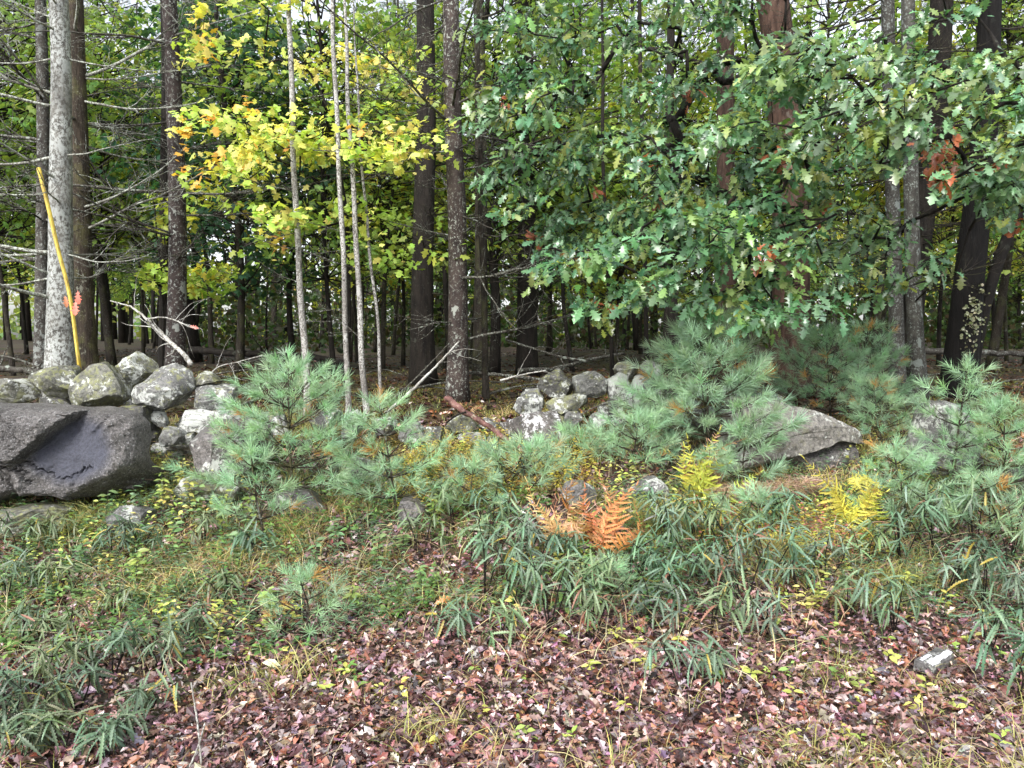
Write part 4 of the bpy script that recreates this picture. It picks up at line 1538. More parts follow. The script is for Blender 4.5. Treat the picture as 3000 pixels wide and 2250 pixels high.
# ================================================================== POLES, LOGS, FALLEN BRANCHES
my, nt, b, _ = mat_new('yellow_paint')
c = ramp(nt, noise(nt, 26, 8, .8, wpos(nt, (1, 1, .25))), [(.38, (.16, .11, .03)), (.47, (.42, .30, .04)), (.62, (.62, .48, .08))])
nt.links.new(c, b.inputs['Base Color'])
b.inputs['Roughness'].default_value = .45
y0, y1 = 6.7, 6.9
pb = P(234, 1085, y0)
pole = thing('pole', 'long yellow half-round guard pole leaning against the pale trunk', 'pole', pb)
pts = bez([P(234, 1085, y0), P(205, 870, 6.8), P(170, 730, 6.85), P(140, 600, 6.88), P(113, 492, 6.9)], 24)
V, Q, T = tube(pts - pb, np.linspace(.015, .018, 24), 10)
obj('shaft', Acc().add(V, Q, T).mesh('shaft', my, True), pole)
V, Q, T = tube(pts - pb + np.array([.005, -.014, 0]), .006, 6)
obj('rib', Acc().add(V, Q, T).mesh('rib', my, True), pole)


def stick(name, label, cat, px, Y, r, mat, seed=0, twigs=0, sides=8, rough=.06, group=None):
    rng = R_(seed)
    Yl = Y if isinstance(Y, (list, tuple)) else [Y] * len(px)
    pts = np.array([P(x, y, yy) for (x, y), yy in zip(px, Yl)])
    pl = bez(pts, 8 * len(px))
    pl += rng.normal(0, r[0] * .12, pl.shape)
    loc = pl[0].copy()
    a = Acc()
    rr = np.linspace(r[0], r[1], len(pl))
    a.add(*tube(pl - loc, rr, sides, rng, rough))
    root = obj(name, a.mesh(name, mat, True), None, loc)
    tag(root, label, cat, group)
    for k in range(twigs):
        i = rng.randint(len(pl) // 4, len(pl))
        d = norm(pl[min(i + 1, len(pl) - 1)] - pl[i - 1])
        q = [pl[i] - loc]
        dd = norm(d + rng.normal(0, .7, 3))
        for s in range(7):
            dd = norm(dd + rng.normal(0, .18, 3))
            q.append(q[-1] + dd * rng.uniform(.03, .07))
        obj('twig', Acc().add(*tube(q, np.linspace(rr[i] * .5, .001, 8), 4)).mesh('twig', mat, True), root)
    return root


m_red = bark('rotten_red_wood', (.05, .025, .022), (.19, .095, .085), (.34, .30, .22), .16)
LG = stick('log', 'broken rusty-red rotten log propped across the tumbled stones', 'log', [(1306, 1162), (1360, 1205), (1440, 1255), (1500, 1300), (1555, 1335)], [6.3, 6.2, 6.1, 5.95, 5.85], (.026, .016), m_red, 1, 0, 10, .14)
stick('branch', 'short red bark piece on the ground left of the white-patched boulder', 'branch', [(1415, 1290), (1435, 1312), (1450, 1335)], 5.9, (.014, .01), m_red, 2)
stick('branch', 'grey fallen branch hanging from the broken log to the left', 'branch', [(1306, 1240), (1335, 1218), (1365, 1207)], 6.1, (.008, .008), B_DARK, 3)
stick('pole', 'pale bare pole leaning up towards the middle trunk, thicker of two', 'pole', [(1130, 1210), (1200, 1150), (1280, 1070), (1345, 1000)], [6.9, 7.2, 7.6, 7.9], (.017, .008), B_WHITE, 4, 3)
stick('pole', 'thin dark bare pole leaning parallel above the paler one', 'pole', [(1125, 1190), (1190, 1135), (1270, 1055), (1330, 990)], [7.0, 7.3, 7.7, 8.0], (.009, .005), B_TWIG, 5, 3)
stick('branch', 'white peeling fallen branch slanting above the left wall', 'branch', [(562, 1070), (530, 1030), (480, 985), (430, 935), (385, 900), (325, 882)], [7.0, 7.0, 7.1, 7.1, 7.2, 7.2], (.024, .005), B_WHITE, 6, 9)
stick('branch', 'grey twisted twig rising right from the white fallen branch', 'branch', [(430, 935), (480, 930), (530, 945), (575, 965)], 7.1, (.008, .003), B_WHITE, 7, 6)
stick('branch', 'forked pale twig lying right of the left wall top', 'branch', [(605, 1110), (640, 1075), (700, 1060), (770, 1040)], 7.0, (.007, .003), B_WHITE, 8, 6)
stick('branch', 'long dark fallen branch on the forest floor behind the right wall', 'branch', [(1520, 1085), (1620, 1080), (1720, 1055), (1830, 1035)], [9, 9.3, 9.6, 10], (.03, .015), B_TWIG, 9, 5)
stick('branch', 'dark straight fallen branch below the long one', 'branch', [(1370, 1090), (1480, 1100), (1590, 1112), (1690, 1112)], 8.6, (.02, .013), B_TWIG, 10, 6)
stick('branch', 'pale fallen stick crossing in front of the dark branches', 'branch', [(1465, 1115), (1530, 1098), (1600, 1085)], 8.2, (.012, .007), B_WHITE, 11, 3)
stick('branch', 'arching thin bare branch slanting down behind the wall', 'branch', [(1480, 995), (1560, 1020), (1640, 1045), (1720, 1058)], 9.5, (.012, .018), B_TWIG, 12, 6)
stick('log', 'straight dark fallen log behind the lichened trunk, lying on red litter', 'log', [(560, 1025), (700, 1035), (900, 1045), (1010, 1065)], [13, 12.6, 12.2, 12], (.06, .04), B_DARK, 13, 4)
stick('log', 'long pale fallen log far back at the right', 'log', [(2700, 1028), (2850, 1032), (3050, 1040)], 12, (.05, .04), B_GREY, 14, 4)
stick('log', 'dark fallen log at the left edge behind the wall', 'log', [(-60, 1075), (40, 1082), (110, 1092)], 8.6, (.04, .03), B_TWIG, 15, 5)
stick('branch', 'pale bare branch lying at the left edge behind the wall', 'branch', [(-30, 1035), (60, 1055), (120, 1080)], 8.2, (.014, .008), B_TWIG, 16, 6)
stick('branch', 'dead twig arching over the stones of the right wall', 'branch', [(1700, 1215), (1750, 1190), (1800, 1180), (1860, 1165)], 6.1, (.005, .003), B_TWIG, 17, 8)
stick('branch', 'thin bare stem rising from the pine seedling at the right wall', 'branch', [(1860, 1260), (1856, 1200), (1852, 1150)], 6.0, (.006, .003), B_TWIG, 18, 4)
stick('branch', 'thin bare twig in the litter crossing the sweetferns at the right', 'branch', [(2480, 1640), (2560, 1690), (2640, 1715)], [4.5, 4.4, 4.4], (.006, .003), B_TWIG, 19, 2)
for k, (x0, y0_, x1, y1_, l) in enumerate([(560, 2000, 590, 2240, 'grey dead stalk standing in the litter, lower left'), (600, 2120, 555, 2250, 'second grey dead stalk leaning the other way, lower left')]):
    stick('stalk', l, 'stalk', [(x0, y0_), ((x0 + x1) / 2 + 4, (y0_ + y1_) / 2), (x1, y1_)], 2.75, (.003, .004), B_WHITE, 20 + k)
rng = R_(505)
for k in range(34):
    px, Y = rng.uniform(500, 3000), rng.uniform(7.4, 14)
    x = (px - 1500) / F * Y
    a0 = rng.uniform(-.6, .6)
    L = rng.uniform(.5, 1.6)
    p0 = on(x, Y, .03)
    p1 = on(x + L * math.cos(a0), Y + L * math.sin(a0) * .6, rng.uniform(.03, .25))
    pl = bez([p0, (p0 + p1) / 2 + [0, 0, rng.uniform(0, .08)], p1], 12)
    me = Acc().add(*tube(pl - p0, np.linspace(.012, .005, 12) * rng.uniform(.6, 1.5), 6, rng, .08)).mesh('branch', B_TWIG, True)
    o = obj('branch', me, None, p0)
    py = 990 + (CAMZ - p0[2]) / Y * F
    tag(o, where_label('fallen dead stick on the forest floor', px, py), 'branch', 'sticks on the forest floor')

# ================================================================== PINE SEEDLINGS
rng = R_(61)
PTUFT = [Acc().add(*tuft_tpl(R_(70 + k), 40, .024, 20, 85, .65, .10), col=(1, 1, 1)).mesh('needle_tuft', M_NEEDLE) for k in range(5)]


def pine(label, px, py, top_px, Y, halfw_px, seed, whorls=6, per=5, col=(.13, .24, .15), nl=.085, dens=1.0, lean=None):
    rng = R_(seed)
    b = P(px, py, Y)
    gz = float(H(b[0], Y))
    b[2] = min(b[2], gz + .02)
    b = np.array([b[0], Y, gz - .02])
    topp = P(top_px[0], top_px[1], Y)
    root = thing('pine_seedling', label, 'seedling', b, 'white pine seedlings on the bank')
    a = Acc()
    st = bez([b, (b + topp) / 2 + rng.normal(0, .02, 3) * [1, 1, 0], topp], 24)
    Hh = topp[2] - b[2]
    a.add(*tube(st - b, np.linspace(.004 + Hh * .009, .003, 24), 7))
    Lm = S(halfw_px, Y)
    tufts = []

    def addt(p, d, s):
        tufts.append((p, d, s))
    addt(st[-1], np.array([.05, 0, 1.0]), 1.0)
    addt(st[-2], np.array([.2, -.2, 1.0]), .9)
    for wv in range(whorls):
        t = 1 - (wv + .35) / (whorls + .2) * .93
        i = int(t * 23)
        p0 = st[i]
        L = Lm * (1 - t) ** .62 * 1.05 + .03
        L = min(L, Lm * 1.1)
        n = per + rng.randint(-1, 2)
        a0 = rng.uniform(0, 6.28)
        for k in range(n):
            az = a0 + 2 * math.pi * k / n + rng.normal(0, .15)
            up = .55 * t + .1 + rng.normal(0, .08)
            l = L * rng.uniform(.7, 1.1)
            d = norm(np.array([math.cos(az), math.sin(az) * .8, up]))
            e = p0 + d * l + np.array([0, 0, .08 * l])
            mid = (p0 + e) / 2 - np.array([0, 0, .06 * l])
            br = bez([p0, mid, e], 9)
            a.add(*tube(br - b, np.linspace(.003 + .006 * (1 - t), .0018, 9), 4))
            addt(e, d + [0, 0, .25], rng.uniform(.85, 1.1))
            m = int(max(1, (l / .075) * dens))
            for q in range(m):
                u = rng.uniform(.3, .97)
                j = int(u * 8)
                side = (1 if q % 2 else -1)
                sd_ = np.array([-math.sin(az), math.cos(az), 0]) * side
                ll = rng.uniform(.25, .5) * l * (1.1 - u)
                e2 = br[j] + norm(d + sd_ * rng.uniform(.5, 1.1) + [0, 0, .1]) * ll
                if ll > .04:
                    a.add(*tube([br[j] - b, e2 - b], [.0025, .0015], 3))
                addt(e2, d + sd_ * .7 + [0, 0, rng.uniform(.0, .5)], rng.uniform(.7, 1.0))
    obj('stem', a.mesh('stem', B_PINE, True), root, color=(1.6, 1.6, 1.5))
    for (p, d, s) in tufts:
        o = bpy.data.objects.new('needle_tuft', PTUFT[rng.randint(5)])
        COL.objects.link(o)
        o.parent = root
        Fr = frames(np.array(d, float)[None], rng.normal(0, 1, (1, 3)))[0]
        sc_ = nl * s
        o.matrix_local = Matrix.Translation(Vector((p - b).tolist())) @ Matrix(Fr.tolist()).to_4x4() @ Matrix.Scale(float(sc_), 4)
        cc = np.array(col) * (1 + rng.normal(0, .13)) * (1 + rng.normal(0, .05, 3))
        if rng.rand() < .03:
            cc = np.array([.45, .26, .08])
        o.color = (*np.clip(cc, .01, .9).tolist(), 1)


PINES = [
    ('tall blue-green pine seedling standing right of the squarish boulder', 860, 1440, (845, 1060), 5.4, 290, 7, 6, 1.2),
    ('slender pine seedling with a bare dark leader, second from the left', 1165, 1470, (1115, 1185), 5.2, 190, 5, 5, .9),
    ('low bushy pine seedling at the foot of the tall left one', 780, 1480, (735, 1330), 4.9, 120, 3, 5, .8),
    ('spreading pine seedling in front of the white-patched dark boulder', 1530, 1470, (1545, 1335), 5.3, 190, 4, 5, 1.0),
    ('pine seedling below the right wall, left of the yellow-green ferns', 1840, 1440, (1870, 1240), 5.6, 180, 4, 5, 1.0),
    ('low pine seedling in the middle of the bank in front of the fallen log', 1700, 1400, (1700, 1290), 5.8, 140, 3, 5, 1.0),
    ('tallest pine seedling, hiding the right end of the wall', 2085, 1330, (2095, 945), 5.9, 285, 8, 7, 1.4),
    ('shaded pine sapling behind the slab boulder', 2435, 1250, (2420, 980), 7.0, 230, 6, 6, 1.1),
    ('pine seedling right of the slab boulder tip', 2590, 1400, (2560, 1130), 6.3, 150, 5, 5, 1.2),
    ('pine seedling with a pointed bright leader at the right', 2790, 1420, (2835, 1080), 5.5, 180, 5, 5, 1.0),
    ('broad pale pine seedling at the right edge above the rock', 2935, 1440, (2945, 1200), 5.4, 200, 5, 6, 1.1),
    ('low pine seedling in front of the upright grey rock', 2640, 1500, (2620, 1340), 5.0, 190, 4, 5, .9),
    ('low wide pine seedling at the right edge above the sweetferns', 2920, 1560, (2900, 1430), 4.8, 200, 3, 5, 1.0),
    ('small pine seedling alone in the grass of the left bank', 880, 1880, (880, 1700), 3.9, 120, 4, 4, .7),
    ('small pine seedling left of the slab boulder under the tallest one', 2200, 1400, (2190, 1270), 5.5, 110, 3, 5, .9),
    ('low pine seedling in front of the tan sedge clump', 2230, 1540, (2225, 1470), 4.9, 110, 2, 5, .8),
    ('low pine seedling left of the orange fern clump', 1400, 1500, (1385, 1370), 5.1, 110, 3, 5, .8),
    ('shaded pine sapling left of the close pair of trunks', 2560, 1150, (2540, 960), 8.0, 150, 5, 5, 1.0),
    ('tiny pine seedling under the sweetferns in the middle', 1770, 1740, (1768, 1670), 4.2, 60, 2, 5, .6),
]
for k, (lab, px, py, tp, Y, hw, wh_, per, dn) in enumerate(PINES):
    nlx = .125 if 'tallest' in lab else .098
    sh = (.22, .37, .23) if 'shaded' in lab else (.32, .48, .32) if 'tallest' in lab else (.29, .45, .28)  # shade painted into needle colour: darker for shaded saplings, tallest lifted against oak shade
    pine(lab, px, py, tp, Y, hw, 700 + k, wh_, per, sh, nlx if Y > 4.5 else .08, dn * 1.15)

# ================================================================== SWEETFERN
SWL = []
for k in range(4):
    st = []
    n = 19
    for i in range(n + 1):
        x = i / n
        env = .078 * math.sin(math.pi * min(1, x * .93 + .07)) ** .5
        st.append((x, env * (1.0 if i % 2 else .42)))
    st[-1] = (1, .005)
    SWL.append(Acc().add(*strip_leaf(st, .35 + .1 * k, .18 + .14 * k)).mesh('leaf', M_SWEET, True))


def sweetfern(px, py, hpx, seed, tipsn=5, lf=.095, per=(8, 12), col=(.095, .175, .09), prefix='leafy sweetfern', Ydir=None, brown=0.0, spread=.6):
    rng = R_(seed)
    b = G(px, py)
    Y = b[1]
    Hh = S(hpx, Y)
    root = thing('sweetfern', where_label(prefix, px, py - hpx * .5), 'shrub', b - [0, 0, .02], 'sweetferns on the bank')
    a = Acc()
    leaves = []
    stems = []
    for k in range(max(2, tipsn // 2)):
        az = rng.uniform(0, 2 * math.pi)
        rr = Hh * spread * math.sqrt(rng.uniform(.02, .6))
        tip = b + np.array([rr * math.cos(az), rr * math.sin(az) * .7, Hh * rng.uniform(.7, 1.0)])
        mid = (b + tip) / 2 + rng.normal(0, .02, 3) + [0, 0, .03]
        stems.append((bez([b, mid, tip], 9), .005))
    for k in range(tipsn - len(stems) + 1):
        main = stems[rng.randint(max(2, tipsn // 2))][0]
        i = rng.randint(3, 8)
        az = rng.uniform(0, 2 * math.pi)
        l = Hh * rng.uniform(.25, .5)
        tip = main[i] + np.array([math.cos(az) * l, math.sin(az) * l * .8, l * rng.uniform(.1, .7)])
        stems.append((bez([main[i], (main[i] + tip) / 2 - [0, 0, .01], tip], 7), .003))
    for pl, r0 in stems:
        a.add(*tube(pl - b, np.linspace(r0, .0016, len(pl)), 4))
        m = rng.randint(*per)
        d = norm(pl[-1] - pl[-3])
        e1 = norm(np.cross(d, [0.3, 0.2, 1.0]))
        e2 = np.cross(d, e1)
        for q in range(m):
            u = 1 - (q / m) * .35
            p = pl[int(u * (len(pl) - 1))] + rng.normal(0, .004, 3)
            an = q * 2.4 + rng.normal(0, .35)
            outw = e1 * math.cos(an) + e2 * math.sin(an)
            ax = norm(outw + d * rng.uniform(-.1, .5) + [0, 0, rng.uniform(-1.1, .05)])
            leaves.append((p, ax, rng.uniform(.5, 1.1)))
    obj('stem', a.mesh('stem', B_DARK, True), root)
    base = np.array(col) * (1 + rng.normal(0, .08))
    for (p, ax, s) in leaves:
        o = bpy.data.objects.new('leaf', SWL[rng.randint(4)])
        COL.objects.link(o)
        o.parent = root
        Fr = frames(ax[None], np.array([[0, -.3, 1.0]]) + rng.normal(0, .3, (1, 3)))[0]
        o.matrix_local = Matrix.Translation(Vector((p - b).tolist())) @ Matrix(Fr.tolist()).to_4x4() @ Matrix.Scale(float(lf * s), 4)
        c = base * (1 + rng.normal(0, .15)) * (1 + rng.normal(0, .06, 3))
        r = rng.rand()
        if r < brown:
            c = np.array([.26, .13, .09])
        elif r < brown + .016:
            c = np.array([.34, .27, .06])
        o.color = (*np.clip(c, .01, .9).tolist(), 1)


SW = [  # px, ground py, height px, tips
    (60, 1640, 130, 6), (180, 1600, 120, 6), (330, 1650, 120, 5), (20, 1760, 140, 6), (160, 1760, 120, 5), (420, 1620, 110, 5), (60, 1900, 150, 6), (200, 1900, 130, 6),
    (330, 1990, 150, 6), (470, 1960, 130, 6), (90, 2040, 160, 6), (230, 2080, 130, 6), (560, 1900, 120, 5), (640, 1780, 110, 5), (20, 2180, 160, 6), (420, 2100, 120, 5), (600, 1600, 110, 5),
    (1330, 1560, 110, 5), (1440, 1590, 130, 6), (1540, 1640, 90, 5), (1420, 1760, 170, 6), (1240, 1640, 120, 4), (1650, 1670, 80, 5), (1560, 1720, 110, 5), (1610, 1860, 170, 7), (1740, 1900, 160, 6),
    (1850, 1740, 110, 6), (1900, 1850, 120, 5), (2040, 1600, 110, 6), (2130, 1640, 150, 7), (2040, 1720, 140, 6), (2180, 1780, 150, 6), (2250, 1700, 130, 5), (2080, 1860, 120, 5), (2300, 1600, 120, 5),
    (2000, 2040, 110, 4), (2080, 1990, 80, 3), (2540, 1670, 100, 6), (2640, 1660, 140, 7), (2740, 1640, 150, 7), (2860, 1640, 160, 7), (2960, 1660, 170, 7), (2880, 1780, 140, 6),
    (2980, 1820, 150, 6), (2620, 1860, 140, 5), (2480, 1820, 110, 4), (2980, 2060, 160, 6), (2760, 1760, 120, 5), (1490, 1440, 90, 4), (2700, 1540, 90, 5), (1900, 1500, 60, 4),
    (60, 2245, 140, 6), (180, 2215, 140, 5), (300, 2235, 110, 5), (380, 2170, 110, 5), (130, 2130, 130, 6), (0, 2090, 140, 6), (250, 1990, 120, 5), (2350, 1760, 120, 5), (2420, 1700, 110, 5), (1500, 1800, 130, 5), (1700, 1780, 130, 6), (1980, 1780, 130, 6), (2250, 1860, 100, 4), (2900, 1920, 130, 5), (1380, 1660, 130, 6), (120, 2180, 140, 5), (330, 1820, 120, 5),
    (1330, 1880, 90, 4), (1480, 1900, 100, 4), (760, 1660, 90, 4), (1960, 1620, 110, 5),
]
for k, (x, y, h, t) in enumerate(SW):
    pre = ['leafy green sweetfern', 'drooping sweetfern', 'small sweetfern', 'bushy sweetfern'][0 if t == 6 else 3 if t > 6 else 1 if t == 5 else 2]
    lft = x < 700
    sweetfern(x, y, h * (1.15 if lft else 1.6), 800 + k, t + 1, .102 if lft else .122, col=tuple(np.array([(.115, .17, .10), (.14, .18, .09), (.10, .16, .10)] if lft else [(.125, .20, .12), (.15, .215, .11), (.105, .185, .11), (.14, .20, .14)])[k % (3 if lft else 4)]), prefix=pre, brown=.10 if k in (24, 25, 31) else .015)


# ================================================================== FERNS, SEDGE, BRIGHT LEAVES
def frond_mesh(seed, npin=11, pin=.30):
    """arched rachis with toothed pinnae in pairs, shrinking to the tip"""
    rng = R_(seed)
    a = Acc()
    rach = bez([(0, 0, 0), (.35, 0, .10), (.7, rng.normal(0, .09), .07), (1, rng.normal(0, .18), -rng.uniform(.08, .3))], 24)
    a.add(*tube(rach, np.linspace(.010, .003, 24), 3), col=(.6, .5, .4))
    st = [(0, .01)]
    for q in range(1, 8):
        st += [(q / 8 - .04, .125 * (1 - q / 8) ** .6 + .02), (q / 8, .035)]
    st.append((1, .005))
    lt = strip_leaf(st, .35, .25)
    C, A, Sz = [], [], []
    for k in range(npin):
        u = .12 + .86 * k / npin
        p = rach[int(u * 23)]
        L = max(.05, pin * (1 - u) ** .75)
        for s_ in (-1, 1):
            C.append(p)
            A.append(norm(np.array([.5, s_, -.2]) + rng.normal(0, .2, 3)))
            Sz.append(L * rng.uniform(.7, 1.15))
    C.append(rach[-2])
    A.append(np.array([1.0, 0, -.1]))
    Sz.append(.09)
    C, A, Sz = map(np.array, (C, A, Sz))
    cl = palette(rng, len(C), [(1, 1, 1), (.85, .85, .8), (1.0, .9, .7)], .1)
    scatter(a, lt, frames(A, np.array([0, 0, 1.0]) + rng.normal(0, .2, A.shape)), C, Sz, cl)
    return a.mesh('frond', M_FERN, True)


FRD = [frond_mesh(k, 11 + k % 4, .30 + .03 * (k % 4)) for k in range(7)]


def fern(label, px, py, fr, col, seed, group=None, Y=None):
    """fr: list of (dx px, dy px) tips of fronds relative to the base"""
    rng = R_(seed)
    b = G(px, py) if Y is None else P(px, py, Y)
    Y = b[1]
    root = thing('fern', label, 'fern', b, group)
    for (dx, dy) in fr:
        mul = rng.uniform(.75, 1.0)
        tip = np.array([S(dx, Y), rng.uniform(-.18, .05), S(-dy, Y)])
        L = np.linalg.norm(tip)
        off = np.array([rng.normal(0, .03), rng.normal(0, .03), rng.uniform(-.02, .02)]) * (1 + (len(fr) > 5))
        L *= 1.1 * mul
        tip = tip + np.array([0, rng.uniform(-.12, .05), 0])
        o = obj('frond', FRD[rng.randint(len(FRD))], root)
        Fr = frames(tip[None], np.array([[0, -1.2, .7]]) + rng.normal(0, .45, (1, 3)))[0]
        o.matrix_local = Matrix.Translation(Vector(off.tolist())) @ Matrix(Fr.tolist()).to_4x4() @ Matrix.Scale(float(L), 4)
        c = np.array(col) * (1 + rng.normal(0, .22)) * (1 + rng.normal(0, .07, 3))
        o.color = (*np.clip(c, .01, .9).tolist(), 1)
    return root


ORG, ORG2, YEL = (.56, .27, .12), (.64, .43, .24), (.60, .60, .12)
fern('withered pale orange bracken clump, left part, in the middle of the bank', 1670, 1600, [(-90, -160), (-50, -200), (20, -180), (-130, -100), (-100, -130), (70, -120), (0, -150), (-60, -160), (40, -140)], ORG2, 1)
fern('withered orange bracken clump, taller right part with curled fronds', 1775, 1610, [(-30, -250), (10, -220), (50, -190), (80, -130), (-50, -190), (30, -140), (-20, -150), (110, -70), (0, -110), (95, -110), (-60, -90), (60, -200)], ORG, 2)
fern('drooping orange fern frond on the middle stones left of the fallen log', 1290, 1300, [(-60, -50), (45, -10), (30, -60), (-20, -70)], ORG, 3)
fern('pale orange fern behind the broken log', 1370, 1200, [(-50, -20), (40, -20)], ORG2, 4, Y=6.6)
fern('yellow-green fern frond arching left, upper of the pair', 2035, 1470, [(-95, -165), (-60, -205), (-20, -190), (20, -200)], YEL, 5)
fern('yellow-green fern, lower of the pair, fanned wide', 2070, 1490, [(-120, -120), (-80, -160), (0, -150), (60, -150), (90, -110), (-60, -90)], (.50, .56, .12), 6)
fern('dry salmon coloured fern behind the yellow-green pair', 2080, 1450, [(-20, -180), (30, -200), (-50, -170), (60, -180)], (.56, .30, .20), 7)
fern('pale yellow fern below the tan sedge clump', 2490, 1545, [(-130, -200), (-100, -170), (-70, -210), (-40, -150), (-10, -180)], YEL, 8)
fern('bright yellow fern right of the pale one', 2550, 1540, [(50, -180), (20, -170), (60, -135), (-15, -160), (85, -155), (0, -130)], (.66, .66, .14), 9)
fern('rusty fern frond at the far right edge', 2990, 1270, [(-50, -30), (-20, -50), (40, -40)], (.5, .22, .17), 10)
fern('small orange fern tuft at the far right under the pines', 2900, 1400, [(60, -50), (20, -40)], (.45, .2, .12), 11)
fern('small yellow-green fern at the left edge below the huge boulder', 20, 1470, [(-20, -70), (20, -60), (-60, -40)], (.34, .38, .07), 12)
fern('yellow-green fern between the two dark boulders', 480, 1380, [(-40, -50), (40, -60), (0, -80)], (.44, .42, .09), 13)
fern('orange-brown fern in the sweetferns at mid bank', 1860, 1560, [(30, -60), (-40, -40), (50, -10)], ORG, 14)


# big yellow lobed leaf
def single_leaf(label, p, ax, nr, size, col, tpl=MAPLE, mat=M_HERB):
    me = Acc().add(*tpl).mesh('leaf', mat, True)
    o = obj('leaf', me, None, p, color=col)
    Fr = frames(np.array([ax], float), np.array([nr], float))[0]
    o.matrix_world = Matrix.Translation(Vector(np.array(p).tolist())) @ Matrix(Fr.tolist()).to_4x4() @ Matrix.Scale(size, 4)
    tag(o, label, 'leaf')


fern('small yellow fern drooping in a lobed fan below the bright yellow one', 2505, 1395, [(-45, 35), (0, 70), (45, 30), (20, 55), (-25, 60)], (.66, .66, .14), 15, Y=4.95)
single_leaf('curled orange oak leaf on the grassy bank', G(1270, 1790) + [0, 0, .03], (1, .2, .4), (0, -.8, .6), .10, (.60, .22, .05), OAK, M_DRY)
single_leaf('pale cream green leaf lying on the brown litter', G(770, 1975) + [0, 0, .05], (1, .1, 0), (0, -.5, .9), .085, (.62, .66, .42), DRY3, M_DRY)
single_leaf('upper bright red oak leaf hanging beside the yellow pole', P(228, 850, 6.6), (.1, -.2, -1), (0, -1, .3), .12, (.68, .17, .12), OAK)
single_leaf('lower bright red oak leaf hanging beside the yellow pole', P(222, 880, 6.55), (.05, -.3, -1), (0.2, -1, .3), .13, (.75, .20, .14), OAK)
single_leaf('curled reddish leaf stuck against the yellow pole', P(190, 865, 6.5), (.3, -.3, -1), (0.6, -1, .3), .10, (.62, .25, .14), OAK2)
single_leaf('salmon leaf caught on twigs right of the lichen-blotched trunk', P(555, 955, 7.0), (1, -.2, -.2), (0, -1, .3), .08, (.65, .22, .18), OAK2)
single_leaf('tan leaf lying on the litter near the right block', G(2310, 1865) + [0, 0, .02], (1, .1, .1), (0, -.5, 1), .07, (.62, .36, .22), DRY3, M_DRY)


def sedge(label, px, py, n, Lm, cols, seed, spread, Y=None, dirn=(0, -.4, -.1), name='sedge', wid=.004, up=.9):
    rng = R_(seed)
    b = G(px, py) if Y is None else on(*P(px, py, Y)[:2])
    a = Acc()
    k = 6
    # blade template as curved ribbon built per blade
    base = rng.normal(0, 1, (n, 3)) * np.array([spread, spread * .4, .01])
    az = rng.uniform(0, 2 * math.pi, n)
    ln = Lm * rng.uniform(.5, 1.1, n)
    hd = np.stack([np.cos(az), np.sin(az), np.zeros(n)], -1) + np.array(dirn)
    t = np.linspace(0, 1, k)
    ctr = base[:, None] + (np.array([0, 0, up])[None, None] * (t - .62 * t ** 2.2)[None, :, None] + hd[:, None] * (.62 * t ** 1.8)[None, :, None]) * ln[:, None, None]
    side = np.stack([-np.sin(az), np.cos(az), np.zeros(n)], -1)
    side = norm(side + rng.normal(0, .4, (n, 3)))
    w = wid * (1 - t ** 1.5)[None, :, None] * rng.uniform(.6, 1.2, n)[:, None, None]
    L_, R2 = ctr + side[:, None] * w, ctr - side[:, None] * w
    V = np.stack([L_, R2], 2).reshape(n, -1, 3)
    i = np.arange(k - 1) * 2
    Qt = np.stack([i, i + 1, i + 3, i + 2], -1)
    Q = (Qt[None] + (np.arange(n) * k * 2)[:, None, None]).reshape(-1, 4)
    a.add(V.reshape(-1, 3), Q, None, np.repeat(palette(rng, n, cols, .15), k * 2, 0))
    o = obj(name, a.mesh(name, M_GRASS), None, b, kind=None)
    tag(o, label, 'grass tuft')
    o['kind'] = 'stuff'
    return o


TAN = [(.42, .29, .25), (.50, .36, .29), (.34, .22, .19), (.48, .40, .22)]
for k, (x, y) in enumerate([(2120, 1300), (2160, 1300), (2310, 1300), (2140, 1300), (2190, 1320), (2240, 1345), (2290, 1330), (2330, 1310), (2370, 1300), (2270, 1290), (2200, 1290)]):
    sedge(['tan dry sedge tuft overhanging the bank before the slab boulder', 'dry reddish sedge tuft below the slab boulder'][k % 2] + [' at its left end', ' in the middle', ' at its right end'][0 if x < 2195 else 1 if x < 2300 else 2],
          x, y, 190, .34, TAN, 900 + k, .07, Y=5.35 + .05 * (k % 3))


def leafy_seedling(px, py, hpx, prefix, col, seed, n=12, size=.045, name='seedling', cat='seedling', group='small leafy seedlings on the bank'):
    rng = R_(seed)
    b = G(px, py)
    Hh = S(hpx, b[1])
    root = thing(name, where_label(prefix, px, py - hpx * .5), cat, b, group)
    top = b + np.array([rng.normal(0, .2) * Hh, rng.normal(0, .15) * Hh, Hh])
    pl = bez([b, (b + top) / 2 + rng.normal(0, .01, 3), top], 9)
    obj('stem', Acc().add(*tube(pl - b, np.linspace(.003, .0012, 9), 4)).mesh('stem', B_TWIG, True), root)
    for q in range(n):
        u = .3 + .7 * (q + 1) / n
        p = pl[int(u * 8)]
        az = q * 2.4
        ax = norm(np.array([math.cos(az), math.sin(az), rng.uniform(-.2, .5)]))
        Fr = frames(ax[None], np.array([[0, -.4, 1.0]]) + rng.normal(0, .3, (1, 3)))[0]
        o = bpy.data.objects.new('leaf', LEAF_OVAL)
        COL.objects.link(o)
        o.parent = root
        o.matrix_local = Matrix.Translation(Vector((p - b).tolist())) @ Matrix(Fr.tolist()).to_4x4() @ Matrix.Scale(float(size * rng.uniform(.6, 1.3)), 4)
        c = np.array(col) * (1 + rng.normal(0, .18)) * (1 + rng.normal(0, .06, 3))
        o.color = (*np.clip(c, .01, .9).tolist(), 1)


